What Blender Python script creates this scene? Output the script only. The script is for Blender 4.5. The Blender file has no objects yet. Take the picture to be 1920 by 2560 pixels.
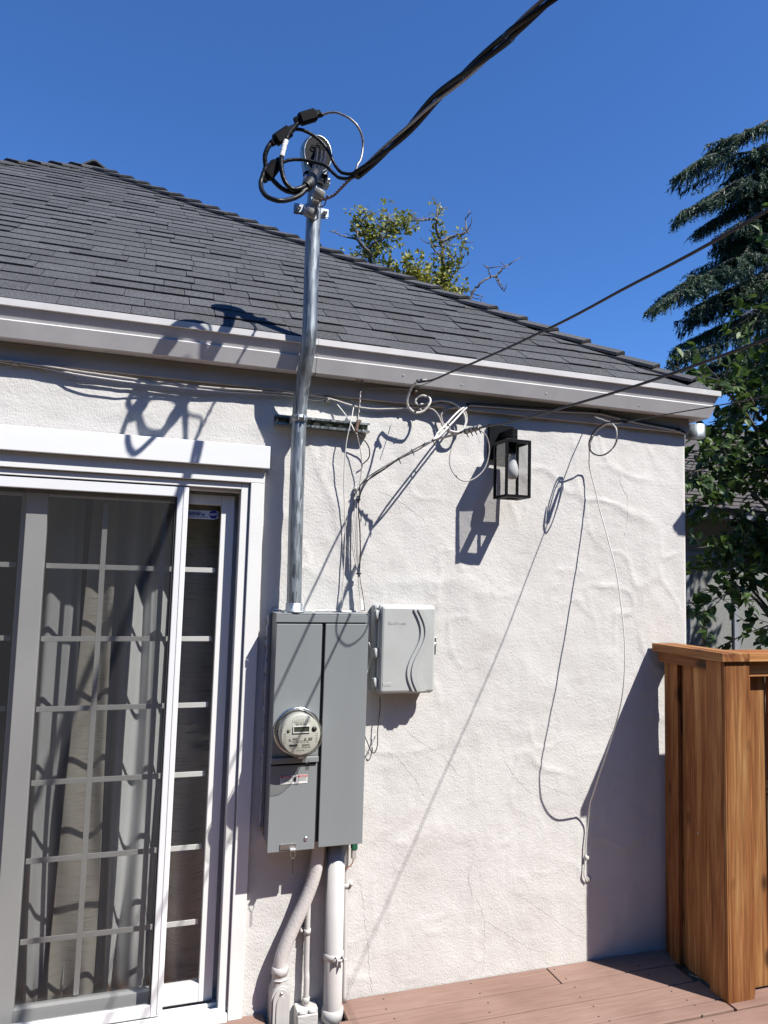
import bpy, bmesh, math, random
import numpy as np
from mathutils import Vector, Matrix
R = math.radians
rnd = random.Random(7)
C = bpy.context.scene.collection
sc = bpy.context.scene

# ------------------------------------------------------------------ camera
CAM = Vector((0.0, -3.0, 1.737)); FPX = 1800.0
YAW, PITCH, ROLL = 0.31553, 0.08798, 0.02765
_f = Vector((math.sin(YAW)*math.cos(PITCH), math.cos(YAW)*math.cos(PITCH), math.sin(PITCH)))
_r = Vector((math.cos(YAW), -math.sin(YAW), 0)); _u = _r.cross(_f)
RT = math.cos(ROLL)*_r + math.sin(ROLL)*_u
UP = -math.sin(ROLL)*_r + math.cos(ROLL)*_u
cd = bpy.data.cameras.new('camera'); cam = bpy.data.objects.new('camera', cd); C.objects.link(cam)
cam.matrix_world = Matrix(((RT.x, UP.x, -_f.x, CAM.x), (RT.y, UP.y, -_f.y, CAM.y), (RT.z, UP.z, -_f.z, CAM.z), (0, 0, 0, 1)))
cd.sensor_fit = 'VERTICAL'; cd.sensor_height = 24.0; cd.lens = 24.0*FPX/2560.0
cd.clip_start = 0.05; cd.clip_end = 3000
sc.camera = cam

# ------------------------------------------------------------------ light
SUN = Vector((0.84, -1.0, 1.63)).normalized()
w = bpy.data.worlds.new('World'); sc.world = w; w.use_nodes = True
nt = w.node_tree; nt.nodes.clear()
sky = nt.nodes.new('ShaderNodeTexSky'); sky.sky_type = 'NISHITA'; sky.sun_disc = False
sky.sun_elevation = math.asin(SUN.z); sky.sun_rotation = math.atan2(SUN.x, SUN.y)
sky.air_density = 1.0; sky.dust_density = 0.0; sky.ozone_density = 6.0; sky.altitude = 0
bg = nt.nodes.new('ShaderNodeBackground'); bg.inputs[1].default_value = 0.064
ow = nt.nodes.new('ShaderNodeOutputWorld')
tint = nt.nodes.new('ShaderNodeMix'); tint.data_type = 'RGBA'; tint.blend_type = 'MULTIPLY'; tint.inputs[0].default_value = 1.0
tint.inputs['B'].default_value = (0.86, 1.31, 1.88, 1)          # deep clear-sky blue, same over the whole sky
nt.links.new(sky.outputs[0], tint.inputs['A']); nt.links.new(tint.outputs['Result'], bg.inputs[0]); nt.links.new(bg.outputs[0], ow.inputs[0])
sd = bpy.data.lights.new('sun', 'SUN'); sd.energy = 5.0; sd.angle = R(0.53); sd.color = (1, 0.965, 0.905)
so = bpy.data.objects.new('sun', sd); C.objects.link(so)
so.rotation_euler = (-SUN).to_track_quat('-Z', 'Y').to_euler(); so.location = (6, -8, 12)
sc.view_settings.view_transform = 'Standard'; sc.view_settings.look = 'None'
sc.view_settings.exposure = 0.55; sc.view_settings.gamma = 1.0; sc.view_settings.use_curve_mapping = False
sc.render.engine = 'CYCLES'
sc.cycles.max_bounces = 8; sc.cycles.diffuse_bounces = 1; sc.cycles.transparent_max_bounces = 16

# ------------------------------------------------------------------ pixel helpers (photo pixels 1920 x 2560 give directions)
def ray(x, y): return RT*((x-960)/FPX) - UP*((y-1280)/FPX) + _f
def at(x, y, Y=0.0):
    d = ray(x, y); return CAM + d*((Y-CAM.y)/d.y)
def proj(p):
    v = Vector(p)-CAM; d = v.dot(_f); return 960+FPX*v.dot(RT)/d, 1280-FPX*v.dot(UP)/d

# ------------------------------------------------------------------ object helpers
def props(o, label=None, cat=None, group=None, kind=None):
    if label: o['label'] = label
    if cat: o['category'] = cat
    if group: o['group'] = group
    if kind: o['kind'] = kind
    return o
def thing(name, label, cat, loc=(0, 0, 0), group=None):
    o = bpy.data.objects.new(name, None); C.objects.link(o); o.location = loc; o.empty_display_size = 0.05
    return props(o, label, cat, group)
def off(p):
    v = Vector((0, 0, 0))
    while p is not None: v += p.location; p = p.parent
    return v
def mobj(name, me, m, parent=None, smooth=False):
    if m is not None: me.materials.append(m)
    o = bpy.data.objects.new(name, me); C.objects.link(o)
    if smooth: me.polygons.foreach_set('use_smooth', [True]*len(me.polygons))
    if parent is not None: o.parent = parent; o.location = -off(parent)
    return o
def pyd(name, v, f, m, parent=None, smooth=False):
    me = bpy.data.meshes.new(name); me.from_pydata([tuple(q) for q in v], [], f); me.update()
    return mobj(name, me, m, parent, smooth)
class MB:
    def __init__(s): s.v = []; s.f = []; s.sm = []
    def add(s, v, f, sm=False):
        n = len(s.v); s.v += [tuple(q) for q in v]; s.f += [tuple(i+n for i in g) for g in f]; s.sm += [sm]*len(f); return s
    def box(s, x0, x1, y0, y1, z0, z1, b=0.0):
        if b <= 0:
            v = [(x, y, z) for x in (x0, x1) for y in (y0, y1) for z in (z0, z1)]
            return s.add(v, [(0, 1, 3, 2), (4, 6, 7, 5), (0, 4, 5, 1), (2, 3, 7, 6), (0, 2, 6, 4), (1, 5, 7, 3)])
        bm = bmesh.new(); bmesh.ops.create_cube(bm, size=1)
        for q in bm.verts: q.co = Vector(((x0+x1)/2+q.co.x*(x1-x0), (y0+y1)/2+q.co.y*(y1-y0), (z0+z1)/2+q.co.z*(z1-z0)))
        bmesh.ops.bevel(bm, geom=bm.edges[:], offset=b, segments=2, affect='EDGES', profile=0.5)
        bm.verts.index_update(); s.add([q.co[:] for q in bm.verts], [[q.index for q in g.verts] for g in bm.faces]); bm.free(); return s
    def tube(s, pts, r, n=10, caps=True):
        pts = [Vector(p) for p in pts]; k = len(pts)
        rs = r if isinstance(r, (list, tuple)) else [r]*k
        T = [(pts[min(i+1, k-1)]-pts[max(i-1, 0)]).normalized() for i in range(k)]
        a = Vector((0, 0, 1)) if abs(T[0].z) < .9 else Vector((1, 0, 0))
        nrm = (a-T[0]*a.dot(T[0])).normalized(); v = []
        for i in range(k):
            nrm = (nrm-T[i]*nrm.dot(T[i])).normalized(); bi = T[i].cross(nrm)
            for j in range(n):
                t = 2*math.pi*j/n; v.append(pts[i]+(nrm*math.cos(t)+bi*math.sin(t))*rs[i])
        f = [(i*n+j, i*n+(j+1) % n, (i+1)*n+(j+1) % n, (i+1)*n+j) for i in range(k-1) for j in range(n)]
        b = len(s.v); s.add(v, f, True)
        if caps:
            s.f.append(tuple(b+j for j in range(n-1, -1, -1))); s.f.append(tuple(b+(k-1)*n+j for j in range(n))); s.sm += [False, False]
        return s
    def cyl(s, a, b, r, n=20, r2=None): return s.tube([a, b], [r, r if r2 is None else r2], n)
    def lathe(s, prof, origin, axis, n=32):
        ax = Vector(axis).normalized(); t = Vector((0, 0, 1)) if abs(ax.z) < .9 else Vector((1, 0, 0))
        e1 = (t-ax*t.dot(ax)).normalized(); e2 = ax.cross(e1); o = Vector(origin); v = []
        for r, h in prof:
            for j in range(n):
                g = 2*math.pi*j/n; v.append(o+ax*h+(e1*math.cos(g)+e2*math.sin(g))*r)
        k = len(prof)
        return s.add(v, [(i*n+j, i*n+(j+1) % n, (i+1)*n+(j+1) % n, (i+1)*n+j) for i in range(k-1) for j in range(n)], True)
    def prism(s, poly, y0, y1):            # polygon in x,z extruded along y
        n = len(poly); v = [(x, y0, z) for x, z in poly]+[(x, y1, z) for x, z in poly]
        f = [tuple(range(n)), tuple(range(2*n-1, n-1, -1))]+[(i, i+n, (i+1) % n+n, (i+1) % n) for i in range(n)]
        return s.add(v, f)
    def build(s, name, m, parent=None):
        me = bpy.data.meshes.new(name); me.from_pydata(s.v, [], s.f); me.update()
        me.polygons.foreach_set('use_smooth', s.sm)
        bm = bmesh.new(); bm.from_mesh(me); bmesh.ops.recalc_face_normals(bm, faces=bm.faces[:]); bm.to_mesh(me); bm.free()
        return mobj(name, me, m, parent)
def cat(pts, n=8):
    P = [Vector(p) for p in pts]; out = []
    P = [P[0]*2-P[1]]+P+[P[-1]*2-P[-2]]
    for i in range(1, len(P)-2):
        a, b, c, d = P[i-1:i+3]
        for k in range(n):
            t = k/n; out.append(.5*((2*b)+(c-a)*t+(2*a-5*b+4*c-d)*t*t+(3*b-a-3*c+d)*t**3))
    out.append(P[-2]); return out
_wob = random.Random(99)
def pp(lst):                                # (px, py, Y) list -> smooth path
    return [p+Vector((_wob.uniform(-1, 1), _wob.uniform(-1, 1), _wob.uniform(-1, 1)))*.0005 for p in cat([at(*q) for q in lst])]
def text(s, size, loc, m, parent, name='lettering', shear=0.0, ext=0.0006, align='LEFT', bold=0.0):
    cu = bpy.data.curves.new(name, 'FONT'); cu.body = s; cu.size = size; cu.extrude = ext; cu.shear = shear; cu.align_x = align
    cu.offset = bold; cu.resolution_u = 2
    o = bpy.data.objects.new(name, cu); C.objects.link(o)
    me = bpy.data.meshes.new_from_object(o.evaluated_get(bpy.context.evaluated_depsgraph_get()))
    bpy.data.objects.remove(o); bpy.data.curves.remove(cu)
    me.transform(Matrix.Translation(Vector(loc)) @ Matrix.Rotation(R(90), 4, 'X')); me.materials.clear()
    me.name = name
    return mobj(name, me, m, parent)

# ------------------------------------------------------------------ materials
def nodes(name):
    m = bpy.data.materials.new(name); m.use_nodes = True; t = m.node_tree
    return m, t, t.nodes['Principled BSDF']
def N(t, kind, **k):
    n = t.nodes.new(kind)
    for a, b in k.items():
        if a.startswith('i_'):
            key = a[2:]; n.inputs[int(key) if key.isdigit() else key].default_value = b
        else: setattr(n, a, b)
    return n
def L(t, a, b): t.links.new(a, b)
def coords(t, scale=(1, 1, 1), kind='Object'):
    tc = N(t, 'ShaderNodeTexCoord'); mp = N(t, 'ShaderNodeMapping'); mp.inputs['Scale'].default_value = scale
    L(t, tc.outputs[kind], mp.inputs[0]); return mp.outputs[0]
def ramp(t, fac, cols, pos=None):
    r = N(t, 'ShaderNodeValToRGB'); e = r.color_ramp.elements
    pos = pos or [i/(len(cols)-1) for i in range(len(cols))]
    while len(e) < len(cols): e.new(0.5)
    for i, c in enumerate(cols): e[i].position = pos[i]; e[i].color = (*c, 1)
    L(t, fac, r.inputs[0]); return r.outputs[0]
def bump(t, b, h, strength, dist, prev=None):
    n = N(t, 'ShaderNodeBump'); n.inputs['Strength'].default_value = strength; n.inputs['Distance'].default_value = dist
    L(t, h, n.inputs['Height'])
    if prev is not None: L(t, prev, n.inputs['Normal'])
    L(t, n.outputs[0], b.inputs['Normal']); return n.outputs[0]
def simple(name, col, rough=.5, metal=0.0, var=.12, nscale=30, bstr=0.0, bscale=200, bdist=.001, scale=(1, 1, 1), spec=None):
    m, t, b = nodes(name); b.inputs['Roughness'].default_value = rough; b.inputs['Metallic'].default_value = metal
    if spec is not None: b.inputs['Specular IOR Level'].default_value = spec
    co = coords(t, scale)
    nz = N(t, 'ShaderNodeTexNoise', i_Scale=nscale, i_Detail=5.0, i_Roughness=.6); L(t, co, nz.inputs['Vector'])
    lo = [max(0, c*(1-var)) for c in col]; hi = [min(1, c*(1+var)) for c in col]
    L(t, ramp(t, nz.outputs[0], [lo, hi], [.3, .7]), b.inputs['Base Color'])
    rr = N(t, 'ShaderNodeMapRange', i_3=max(0, rough-.08), i_4=min(1, rough+.1)); L(t, nz.outputs[0], rr.inputs[0]); L(t, rr.outputs[0], b.inputs['Roughness'])
    if bstr > 0:
        n2 = N(t, 'ShaderNodeTexNoise', i_Scale=bscale, i_Detail=4.0); L(t, co, n2.inputs['Vector']); bump(t, b, n2.outputs[0], bstr, bdist)
    return m

def mk_stucco():
    m, t, b = nodes('painted stucco'); b.inputs['Roughness'].default_value = .8; b.inputs['Specular IOR Level'].default_value = .25
    co = coords(t)
    n1 = N(t, 'ShaderNodeTexNoise', i_Scale=2.2, i_Detail=7.0, i_Roughness=.65); L(t, co, n1.inputs[0])
    base = ramp(t, n1.outputs[0], [(.615, .59, .56), (.67, .652, .627), (.705, .69, .665)], [.3, .5, .72])
    dr = N(t, 'ShaderNodeTexNoise', i_Scale=5.0, i_Detail=5.0, i_Roughness=.7); L(t, coords(t, (1.6, 1, .12)), dr.inputs[0])
    dm_ = N(t, 'ShaderNodeMapRange', i_1=.52, i_2=.72, i_3=1.0, i_4=.93); L(t, dr.outputs[0], dm_.inputs[0])
    sp_ = N(t, 'ShaderNodeTexNoise', i_Scale=22.0, i_Detail=6.0, i_Roughness=.75); L(t, co, sp_.inputs[0])
    sm2 = N(t, 'ShaderNodeMapRange', i_1=.68, i_2=.78, i_3=1.0, i_4=.88); L(t, sp_.outputs[0], sm2.inputs[0])
    mu = N(t, 'ShaderNodeMath', operation='MULTIPLY'); L(t, dm_.outputs[0], mu.inputs[0]); L(t, sm2.outputs[0], mu.inputs[1])
    sc3 = N(t, 'ShaderNodeVectorMath', operation='SCALE'); L(t, base, sc3.inputs[0]); L(t, mu.outputs[0], sc3.inputs['Scale']); L(t, sc3.outputs[0], b.inputs['Base Color'])
    n3 = N(t, 'ShaderNodeTexNoise', i_Scale=48.0, i_Detail=3.0, i_Roughness=.55); L(t, coords(t, (1.0, 1, 1.3)), n3.inputs[0])
    n2 = N(t, 'ShaderNodeTexNoise', i_Scale=150.0, i_Detail=3.0, i_Distortion=.6); L(t, coords(t, (1.3, 1, .8)), n2.inputs[0])
    st = N(t, 'ShaderNodeTexNoise', i_Scale=90.0, i_Detail=2.0); L(t, coords(t, (1.0, 1, .08)), st.inputs[0])
    k = N(t, 'ShaderNodeTexNoise', i_Scale=1.6, i_Detail=2.0); L(t, co, k.inputs[0])
    kk = N(t, 'ShaderNodeMapRange', i_1=.45, i_2=.62); L(t, k.outputs[0], kk.inputs[0])
    mx = N(t, 'ShaderNodeMath', operation='MULTIPLY'); L(t, st.outputs[0], mx.inputs[0]); L(t, kk.outputs[0], mx.inputs[1])
    a = bump(t, b, n3.outputs[0], .24, .006)
    a = bump(t, b, n2.outputs[0], .75, .0028, a)
    bump(t, b, mx.outputs[0], .15, .003, a)
    return m
M = {}
M['stucco'] = mk_stucco()
M['crack'] = simple('stucco crack edge', (.68, .66, .64), .9)
M['trim'] = simple('white trim paint', (.83, .84, .84), .45, var=.03, nscale=6, bstr=.15, bscale=60, bdist=.001, scale=(.15, 1, 1))
M['casing'] = simple('white casing paint', (.80, .80, .79), .5, var=.04, nscale=5, bstr=.08, bscale=90)
M['vinyl'] = simple('white vinyl', (.82, .82, .81), .35, var=.03, nscale=4)
M['alu'] = simple('white aluminium', (.80, .81, .83), .3, var=.02, nscale=4)
M['gutter'] = simple('grey white gutter paint', (.62, .61, .61), .5, var=.07, nscale=9, bstr=.2, bscale=260, bdist=.0006)
M['frieze'] = simple('frieze paint with deck bounce tint', (.50, .455, .42), .7, var=.1, nscale=12, bstr=.4, bscale=40, bdist=.003, scale=(.25, 1, 1))  # warm tint in the colour stands in for light bounced off the deck
def mk_shingle():
    m, t, b = nodes('asphalt shingle'); b.inputs['Roughness'].default_value = .92; b.inputs['Specular IOR Level'].default_value = .2
    tc = N(t, 'ShaderNodeNewGeometry'); co = tc.outputs['Position']
    n1 = N(t, 'ShaderNodeTexNoise', i_Scale=240.0, i_Detail=3.0, i_Roughness=.7); L(t, co, n1.inputs[0])
    g = ramp(t, n1.outputs[0], [(.022, .022, .024), (.075, .076, .081), (.22, .222, .232)], [.33, .52, .72])
    oi = N(t, 'ShaderNodeObjectInfo'); mr = N(t, 'ShaderNodeMapRange', i_3=.86, i_4=1.12); L(t, oi.outputs['Random'], mr.inputs[0])
    n2 = N(t, 'ShaderNodeTexNoise', i_Scale=3.0, i_Detail=3.0); L(t, co, n2.inputs[0])
    m2 = N(t, 'ShaderNodeMapRange', i_3=.8, i_4=1.25); L(t, n2.outputs[0], m2.inputs[0])
    mm = N(t, 'ShaderNodeMath', operation='MULTIPLY'); L(t, mr.outputs[0], mm.inputs[0]); L(t, m2.outputs[0], mm.inputs[1])
    mix = N(t, 'ShaderNodeVectorMath', operation='SCALE'); L(t, g, mix.inputs[0]); L(t, mm.outputs[0], mix.inputs['Scale'])
    L(t, mix.outputs[0], b.inputs['Base Color']); bump(t, b, n1.outputs[0], .6, .002)
    return m
M['shingle'] = mk_shingle()
def mk_galv(name, col, rough, sc_=(14, 14, 2)):
    m, t, b = nodes(name); b.inputs['Metallic'].default_value = 1.0
    v = N(t, 'ShaderNodeTexVoronoi', i_Scale=9.0); L(t, coords(t, sc_), v.inputs['Vector'])
    n = N(t, 'ShaderNodeTexNoise', i_Scale=3.0, i_Detail=6.0); L(t, coords(t, (8, 8, 1.2)), n.inputs[0])
    mx = N(t, 'ShaderNodeMix', data_type='RGBA'); mx.inputs[0].default_value = .6
    L(t, v.outputs['Color'], mx.inputs['A']); L(t, n.outputs['Color'], mx.inputs['B'])
    bw = N(t, 'ShaderNodeRGBToBW'); L(t, mx.outputs['Result'], bw.inputs[0])
    L(t, ramp(t, bw.outputs[0], [[c*.72 for c in col], col, [min(1, c*1.2) for c in col]], [.3, .5, .7]), b.inputs['Base Color'])
    mr = N(t, 'ShaderNodeMapRange', i_1=.3, i_2=.7, i_3=rough-.1, i_4=rough+.12); L(t, bw.outputs[0], mr.inputs[0]); L(t, mr.outputs[0], b.inputs['Roughness'])
    return m
M['galv'] = mk_galv('galvanised steel', (.40, .44, .48), .52)
M['galv_dark'] = mk_galv('zinc strut', (.40, .42, .40), .35)
M['steel'] = simple('bare steel', (.6, .6, .6), .35, 1.0)
M['strand'] = simple('steel strand', (.30, .285, .28), .5, .7)
M['rust'] = simple('rusty wire', (.20, .13, .10), .7, .2)
M['rubber'] = simple('black cable jacket', (.009, .009, .010), .40, var=.2, spec=.3)
M['tape'] = simple('black tape', (.015, .015, .016), .5)
M['plastic_black'] = simple('black plastic', (.008, .008, .009), .5, spec=.15)
M['wire_dark'] = simple('dark cable jacket', (.035, .03, .03), .45)
M['wire_white'] = simple('off white cable jacket', (.66, .64, .60), .5, var=.06)
M['wire_grey'] = simple('grey cable jacket', (.42, .39, .37), .55)
M['panel'] = simple('grey enamel', (.245, .262, .268), .45, var=.06, nscale=2.2, scale=(1.5, 1, .35), bstr=.05, bscale=400)
M['panel_side'] = simple('grey enamel cabinet', (.26, .275, .28), .5, var=.06, nscale=9)
M['gap'] = simple('dark gap', (.03, .03, .032), .8)
M['telecom'] = simple('pale grey plastic', (.46, .475, .46), .5, var=.05, nscale=7, bstr=.1, bscale=300)
M['telecom_base'] = simple('pale grey plastic base', (.40, .41, .40), .55, var=.05)
M['lantern'] = simple('matt black metal', (.007, .008, .010), .5, spec=.12)
M['bulb'] = simple('frosted bulb', (.80, .80, .80), .3, var=.02)
M['pvc'] = simple('painted conduit', (.56, .54, .525), .5, var=.07, nscale=9, bstr=.1, bscale=90, bdist=.001)
M['flex'] = simple('painted flexible conduit', (.60, .565, .545), .6, var=.05, nscale=20, bstr=.7, bscale=120, bdist=.003)
M['copper'] = simple('copper wire', (.45, .17, .09), .5, .6)
M['green'] = simple('green terminal', (.01, .11, .06), .5)
M['soil'] = simple('bare ground', (.07, .065, .045), .95, nscale=3, bstr=.5, bscale=30, bdist=.02)
M['dark_void'] = simple('under deck earth', (.07, .06, .05), .95)
def mk_wood(name, cols, ax='z', knot=True):
    m, t, b = nodes(name); b.inputs['Roughness'].default_value = .68; b.inputs['Specular IOR Level'].default_value = .3
    s = {'z': (10, 10, .55), 'x': (.55, 10, 10), 'y': (10, .55, 10)}[ax]
    oi = N(t, 'ShaderNodeObjectInfo'); tc = N(t, 'ShaderNodeTexCoord')
    ad = N(t, 'ShaderNodeVectorMath', operation='MULTIPLY_ADD'); ad.inputs[1].default_value = (1, 1, 1)
    sv = N(t, 'ShaderNodeVectorMath', operation='SCALE'); sv.inputs[0].default_value = (7, 11, 13); L(t, oi.outputs['Random'], sv.inputs['Scale'])
    L(t, tc.outputs['Object'], ad.inputs[0]); L(t, sv.outputs[0], ad.inputs[2])
    mp = N(t, 'ShaderNodeMapping'); mp.inputs['Scale'].default_value = s; L(t, ad.outputs[0], mp.inputs[0])
    n = N(t, 'ShaderNodeTexNoise', i_Scale=1.3, i_Detail=7.0, i_Roughness=.6, i_Distortion=.7); L(t, mp.outputs[0], n.inputs[0])
    n2 = N(t, 'ShaderNodeTexNoise', i_Scale=9.0, i_Detail=4.0); L(t, mp.outputs[0], n2.inputs[0])
    mx = N(t, 'ShaderNodeMath', operation='MULTIPLY_ADD'); mx.inputs[1].default_value = .35
    L(t, n2.outputs[0], mx.inputs[0]); L(t, n.outputs[0], mx.inputs[2])
    c = ramp(t, mx.outputs[0], cols, [.44, .60, .74, .90])
    fg = N(t, 'ShaderNodeTexNoise', i_Scale=1.0, i_Detail=3.0, i_Roughness=.7); mf = N(t, 'ShaderNodeMapping'); mf.inputs['Scale'].default_value = {'z': (170, 170, 2.5), 'x': (2.5, 170, 170), 'y': (170, 2.5, 170)}[ax]
    L(t, ad.outputs[0], mf.inputs[0]); L(t, mf.outputs[0], fg.inputs[0]); fm_ = N(t, 'ShaderNodeMapRange', i_1=.35, i_2=.6, i_3=.72, i_4=1.08); L(t, fg.outputs[0], fm_.inputs[0])
    om = N(t, 'ShaderNodeMapRange', i_3=.62, i_4=1.15); L(t, oi.outputs['Random'], om.inputs[0])
    pm = N(t, 'ShaderNodeMath', operation='MULTIPLY'); L(t, fm_.outputs[0], pm.inputs[0]); L(t, om.outputs[0], pm.inputs[1])
    cs = N(t, 'ShaderNodeVectorMath', operation='SCALE'); L(t, c, cs.inputs[0]); L(t, pm.outputs[0], cs.inputs['Scale']); c = cs.outputs[0]
    if knot:
        v = N(t, 'ShaderNodeTexVoronoi', i_Scale=1.0); mk = N(t, 'ShaderNodeMapping'); mk.inputs['Scale'].default_value = {'z': (7, 7, 3.4), 'x': (3.4, 7, 7), 'y': (7, 3.4, 7)}[ax]
        L(t, ad.outputs[0], mk.inputs[0]); L(t, mk.outputs[0], v.inputs['Vector'])
        kr = N(t, 'ShaderNodeMapRange', i_1=.09, i_2=.19, i_3=.25, i_4=1.0); L(t, v.outputs['Distance'], kr.inputs[0])
        ml = N(t, 'ShaderNodeVectorMath', operation='SCALE'); L(t, c, ml.inputs[0]); L(t, kr.outputs[0], ml.inputs['Scale']); c = ml.outputs[0]
    L(t, c, b.inputs['Base Color']); bump(t, b, mx.outputs[0], .25, .002)
    return m
WC = [(.13, .040, .014), (.28, .100, .032), (.43, .190, .066), (.62, .36, .145)]
M['wood_z'] = mk_wood('redwood upright', WC, 'z'); M['wood_x'] = mk_wood('redwood along wall', WC, 'x'); M['wood_y'] = mk_wood('redwood across', WC, 'y')
def mk_deck():
    m, t, b = nodes('composite deck'); b.inputs['Roughness'].default_value = .75; b.inputs['Specular IOR Level'].default_value = .25
    oi = N(t, 'ShaderNodeObjectInfo')
    n = N(t, 'ShaderNodeTexNoise', i_Scale=10.0, i_Detail=6.0, i_Roughness=.65); L(t, coords(t, (.5, 9, 9)), n.inputs[0])
    n2 = N(t, 'ShaderNodeTexNoise', i_Scale=3.0, i_Detail=5.0); L(t, coords(t), n2.inputs[0])
    ad = N(t, 'ShaderNodeMath', operation='MULTIPLY_ADD'); ad.inputs[1].default_value = .5; nm = N(t, 'ShaderNodeMapRange', i_3=.28, i_4=.72); L(t, n2.outputs[0], nm.inputs[0]); L(t, n.outputs[0], ad.inputs[0]); L(t, nm.outputs[0], ad.inputs[2])
    o2 = N(t, 'ShaderNodeMath', operation='MULTIPLY_ADD'); o2.inputs[1].default_value = .1; L(t, oi.outputs['Random'], o2.inputs[0]); L(t, ad.outputs[0], o2.inputs[2])
    L(t, ramp(t, o2.outputs[0], [(.18, .105, .082), (.25, .155, .122), (.33, .218, .176)], [.55, .78, 1.0]), b.inputs['Base Color'])
    bump(t, b, n.outputs[0], .35, .0015); return m
M['deck'] = mk_deck()
def mk_glass(name, tint=(.93, .93, .925), ior=1.5, refl=1.0):
    m = bpy.data.materials.new(name); m.use_nodes = True; t = m.node_tree; t.nodes.clear()
    tr = N(t, 'ShaderNodeBsdfTransparent'); tr.inputs[0].default_value = (*tint, 1)
    gl = N(t, 'ShaderNodeBsdfGlossy'); gl.inputs['Roughness'].default_value = .01; gl.inputs[0].default_value = (refl, refl, refl, 1)
    lw = N(t, 'ShaderNodeLayerWeight', i_Blend=.5); pw = N(t, 'ShaderNodeMath', operation='POWER'); pw.inputs[1].default_value = 5.0
    L(t, lw.outputs['Facing'], pw.inputs[0]); r0 = ((ior-1)/(ior+1))**2
    fr = N(t, 'ShaderNodeMath', operation='MULTIPLY_ADD'); fr.inputs[1].default_value = 1-r0; fr.inputs[2].default_value = r0; L(t, pw.outputs[0], fr.inputs[0])
    mx = N(t, 'ShaderNodeMixShader'); o = N(t, 'ShaderNodeOutputMaterial')
    L(t, fr.outputs[0], mx.inputs[0]); L(t, tr.outputs[0], mx.inputs[1]); L(t, gl.outputs[0], mx.inputs[2]); L(t, mx.outputs[0], o.inputs[0]); return m
M['glass'] = mk_glass('window glass'); M['lantern_glass'] = mk_glass('lantern glass', (.93, .93, .93)); M['meter_glass'] = mk_glass('meter cover glass', (.93, .93, .90), 1.45)
M['seal_clear'] = mk_glass('clear plastic tag', (.75, .75, .75), 1.5)
def mk_screen():
    m = bpy.data.materials.new('insect screen'); m.use_nodes = True; t = m.node_tree; t.nodes.clear()
    tr = N(t, 'ShaderNodeBsdfTransparent'); df = N(t, 'ShaderNodeBsdfDiffuse'); df.inputs[0].default_value = (.045, .047, .05, 1)
    tc = coords(t)
    n = N(t, 'ShaderNodeTexNoise', i_Scale=2.0, i_Detail=3.0); L(t, tc, n.inputs[0])
    mr = N(t, 'ShaderNodeMapRange', i_1=.3, i_2=.7, i_3=.42, i_4=.49); L(t, n.outputs[0], mr.inputs[0])
    mx = N(t, 'ShaderNodeMixShader'); o = N(t, 'ShaderNodeOutputMaterial')
    L(t, mr.outputs[0], mx.inputs[0]); L(t, tr.outputs[0], mx.inputs[1]); L(t, df.outputs[0], mx.inputs[2]); L(t, mx.outputs[0], o.inputs[0]); return m
M['screen'] = mk_screen()
M['curtain'] = simple('grey curtain cloth', (.74, .76, .78), .9, var=.04, nscale=5, bstr=.3, bscale=500, bdist=.0008)
def mk_linen():
    m, t, b = nodes('slubbed linen'); b.inputs['Roughness'].default_value = .95
    n = N(t, 'ShaderNodeTexNoise', i_Scale=4.0, i_Detail=4.0, i_Roughness=.6, i_Distortion=.1); L(t, coords(t, (2.2, 2.2, 75)), n.inputs[0])
    L(t, ramp(t, n.outputs[0], [(.08, .075, .06), (.56, .53, .47), (.70, .67, .60)], [.28, .40, .7]), b.inputs['Base Color'])
    bump(t, b, n.outputs[0], .5, .003); return m
M['linen'] = mk_linen()
M['room'] = simple('room wall paint', (.30, .29, .27), .9); M['floor'] = mk_wood('room floor boards', WC, 'y', False)
M['white_ink'] = simple('white print', (.8, .8, .8), .5, var=.02); M['black_ink'] = simple('black print', (.02, .02, .02), .5)
M['red_ink'] = simple('red print', (.55, .02, .03), .5, var=.03); M['blue_ink'] = simple('blue print', (.012, .02, .22), .5, var=.03)
M['sticker'] = simple('pale sticker', (.62, .65, .70), .5, var=.03)
M['dial'] = simple('meter dial plate', (.56, .56, .52), .5, var=.04); M['meter_ring'] = simple('meter ring', (.55, .55, .54), .25, 1.0)
M['lcd'] = simple('display', (.07, .08, .06), .2, var=.05); M['dial_line'] = simple('dial grey print', (.22, .21, .18), .6)

# ================================================================== SETTING
g = pyd('ground', [(-400, -400, -.2), (400, -400, -.2), (400, 400, -.2), (-400, 400, -.2)], [(0, 1, 2, 3)], M['soil']); props(g, 'bare ground under the deck and around the houses', None, None, 'structure')

# ---------------------------------------------------------------- deck
deck = bpy.data.objects.new('deck', None); C.objects.link(deck); props(deck, 'pinkish brown composite board deck at the foot of the wall', None, None, 'structure')
def board(x0, x1, y0, y1, z1=0.0):
    return MB().box(x0, x1, y0, y1, z1-.025, z1, .003).build('deck_board', M['deck'], deck)
XR = 2.385
HX0, HX1 = 0.53, 0.845                                   # conduits drop through a notch in the first board
board(-3.7, HX0, -.136, -.004); board(HX1, 1.800, -.134, -.004); board(1.806, XR+.1, -.134, -.004)
board(-3.7, HX0, -.276, -.139); board(HX1-.04, XR, -.274, -.138); board(HX0+.003, HX1-.043, -.276, -.165)
board(2.405, 4.6, -.4945, -.40); board(-3.7, XR+.02, -.416, -.279); board(-3.7, XR+.01, -.490, -.420)
for k in range(8):
    y1 = -.498-k*.1405; board(-3.7, 4.6, y1-.137, y1, -.004)
jo = MB()
for x in (-2.4, -1.6, -.8, 0, .8, 1.6, 2.3, 3.2, 4.2): jo.box(x-.02, x+.02, -1.6, -.18 if x != .8 else -.3, -.19, -.03)
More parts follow.
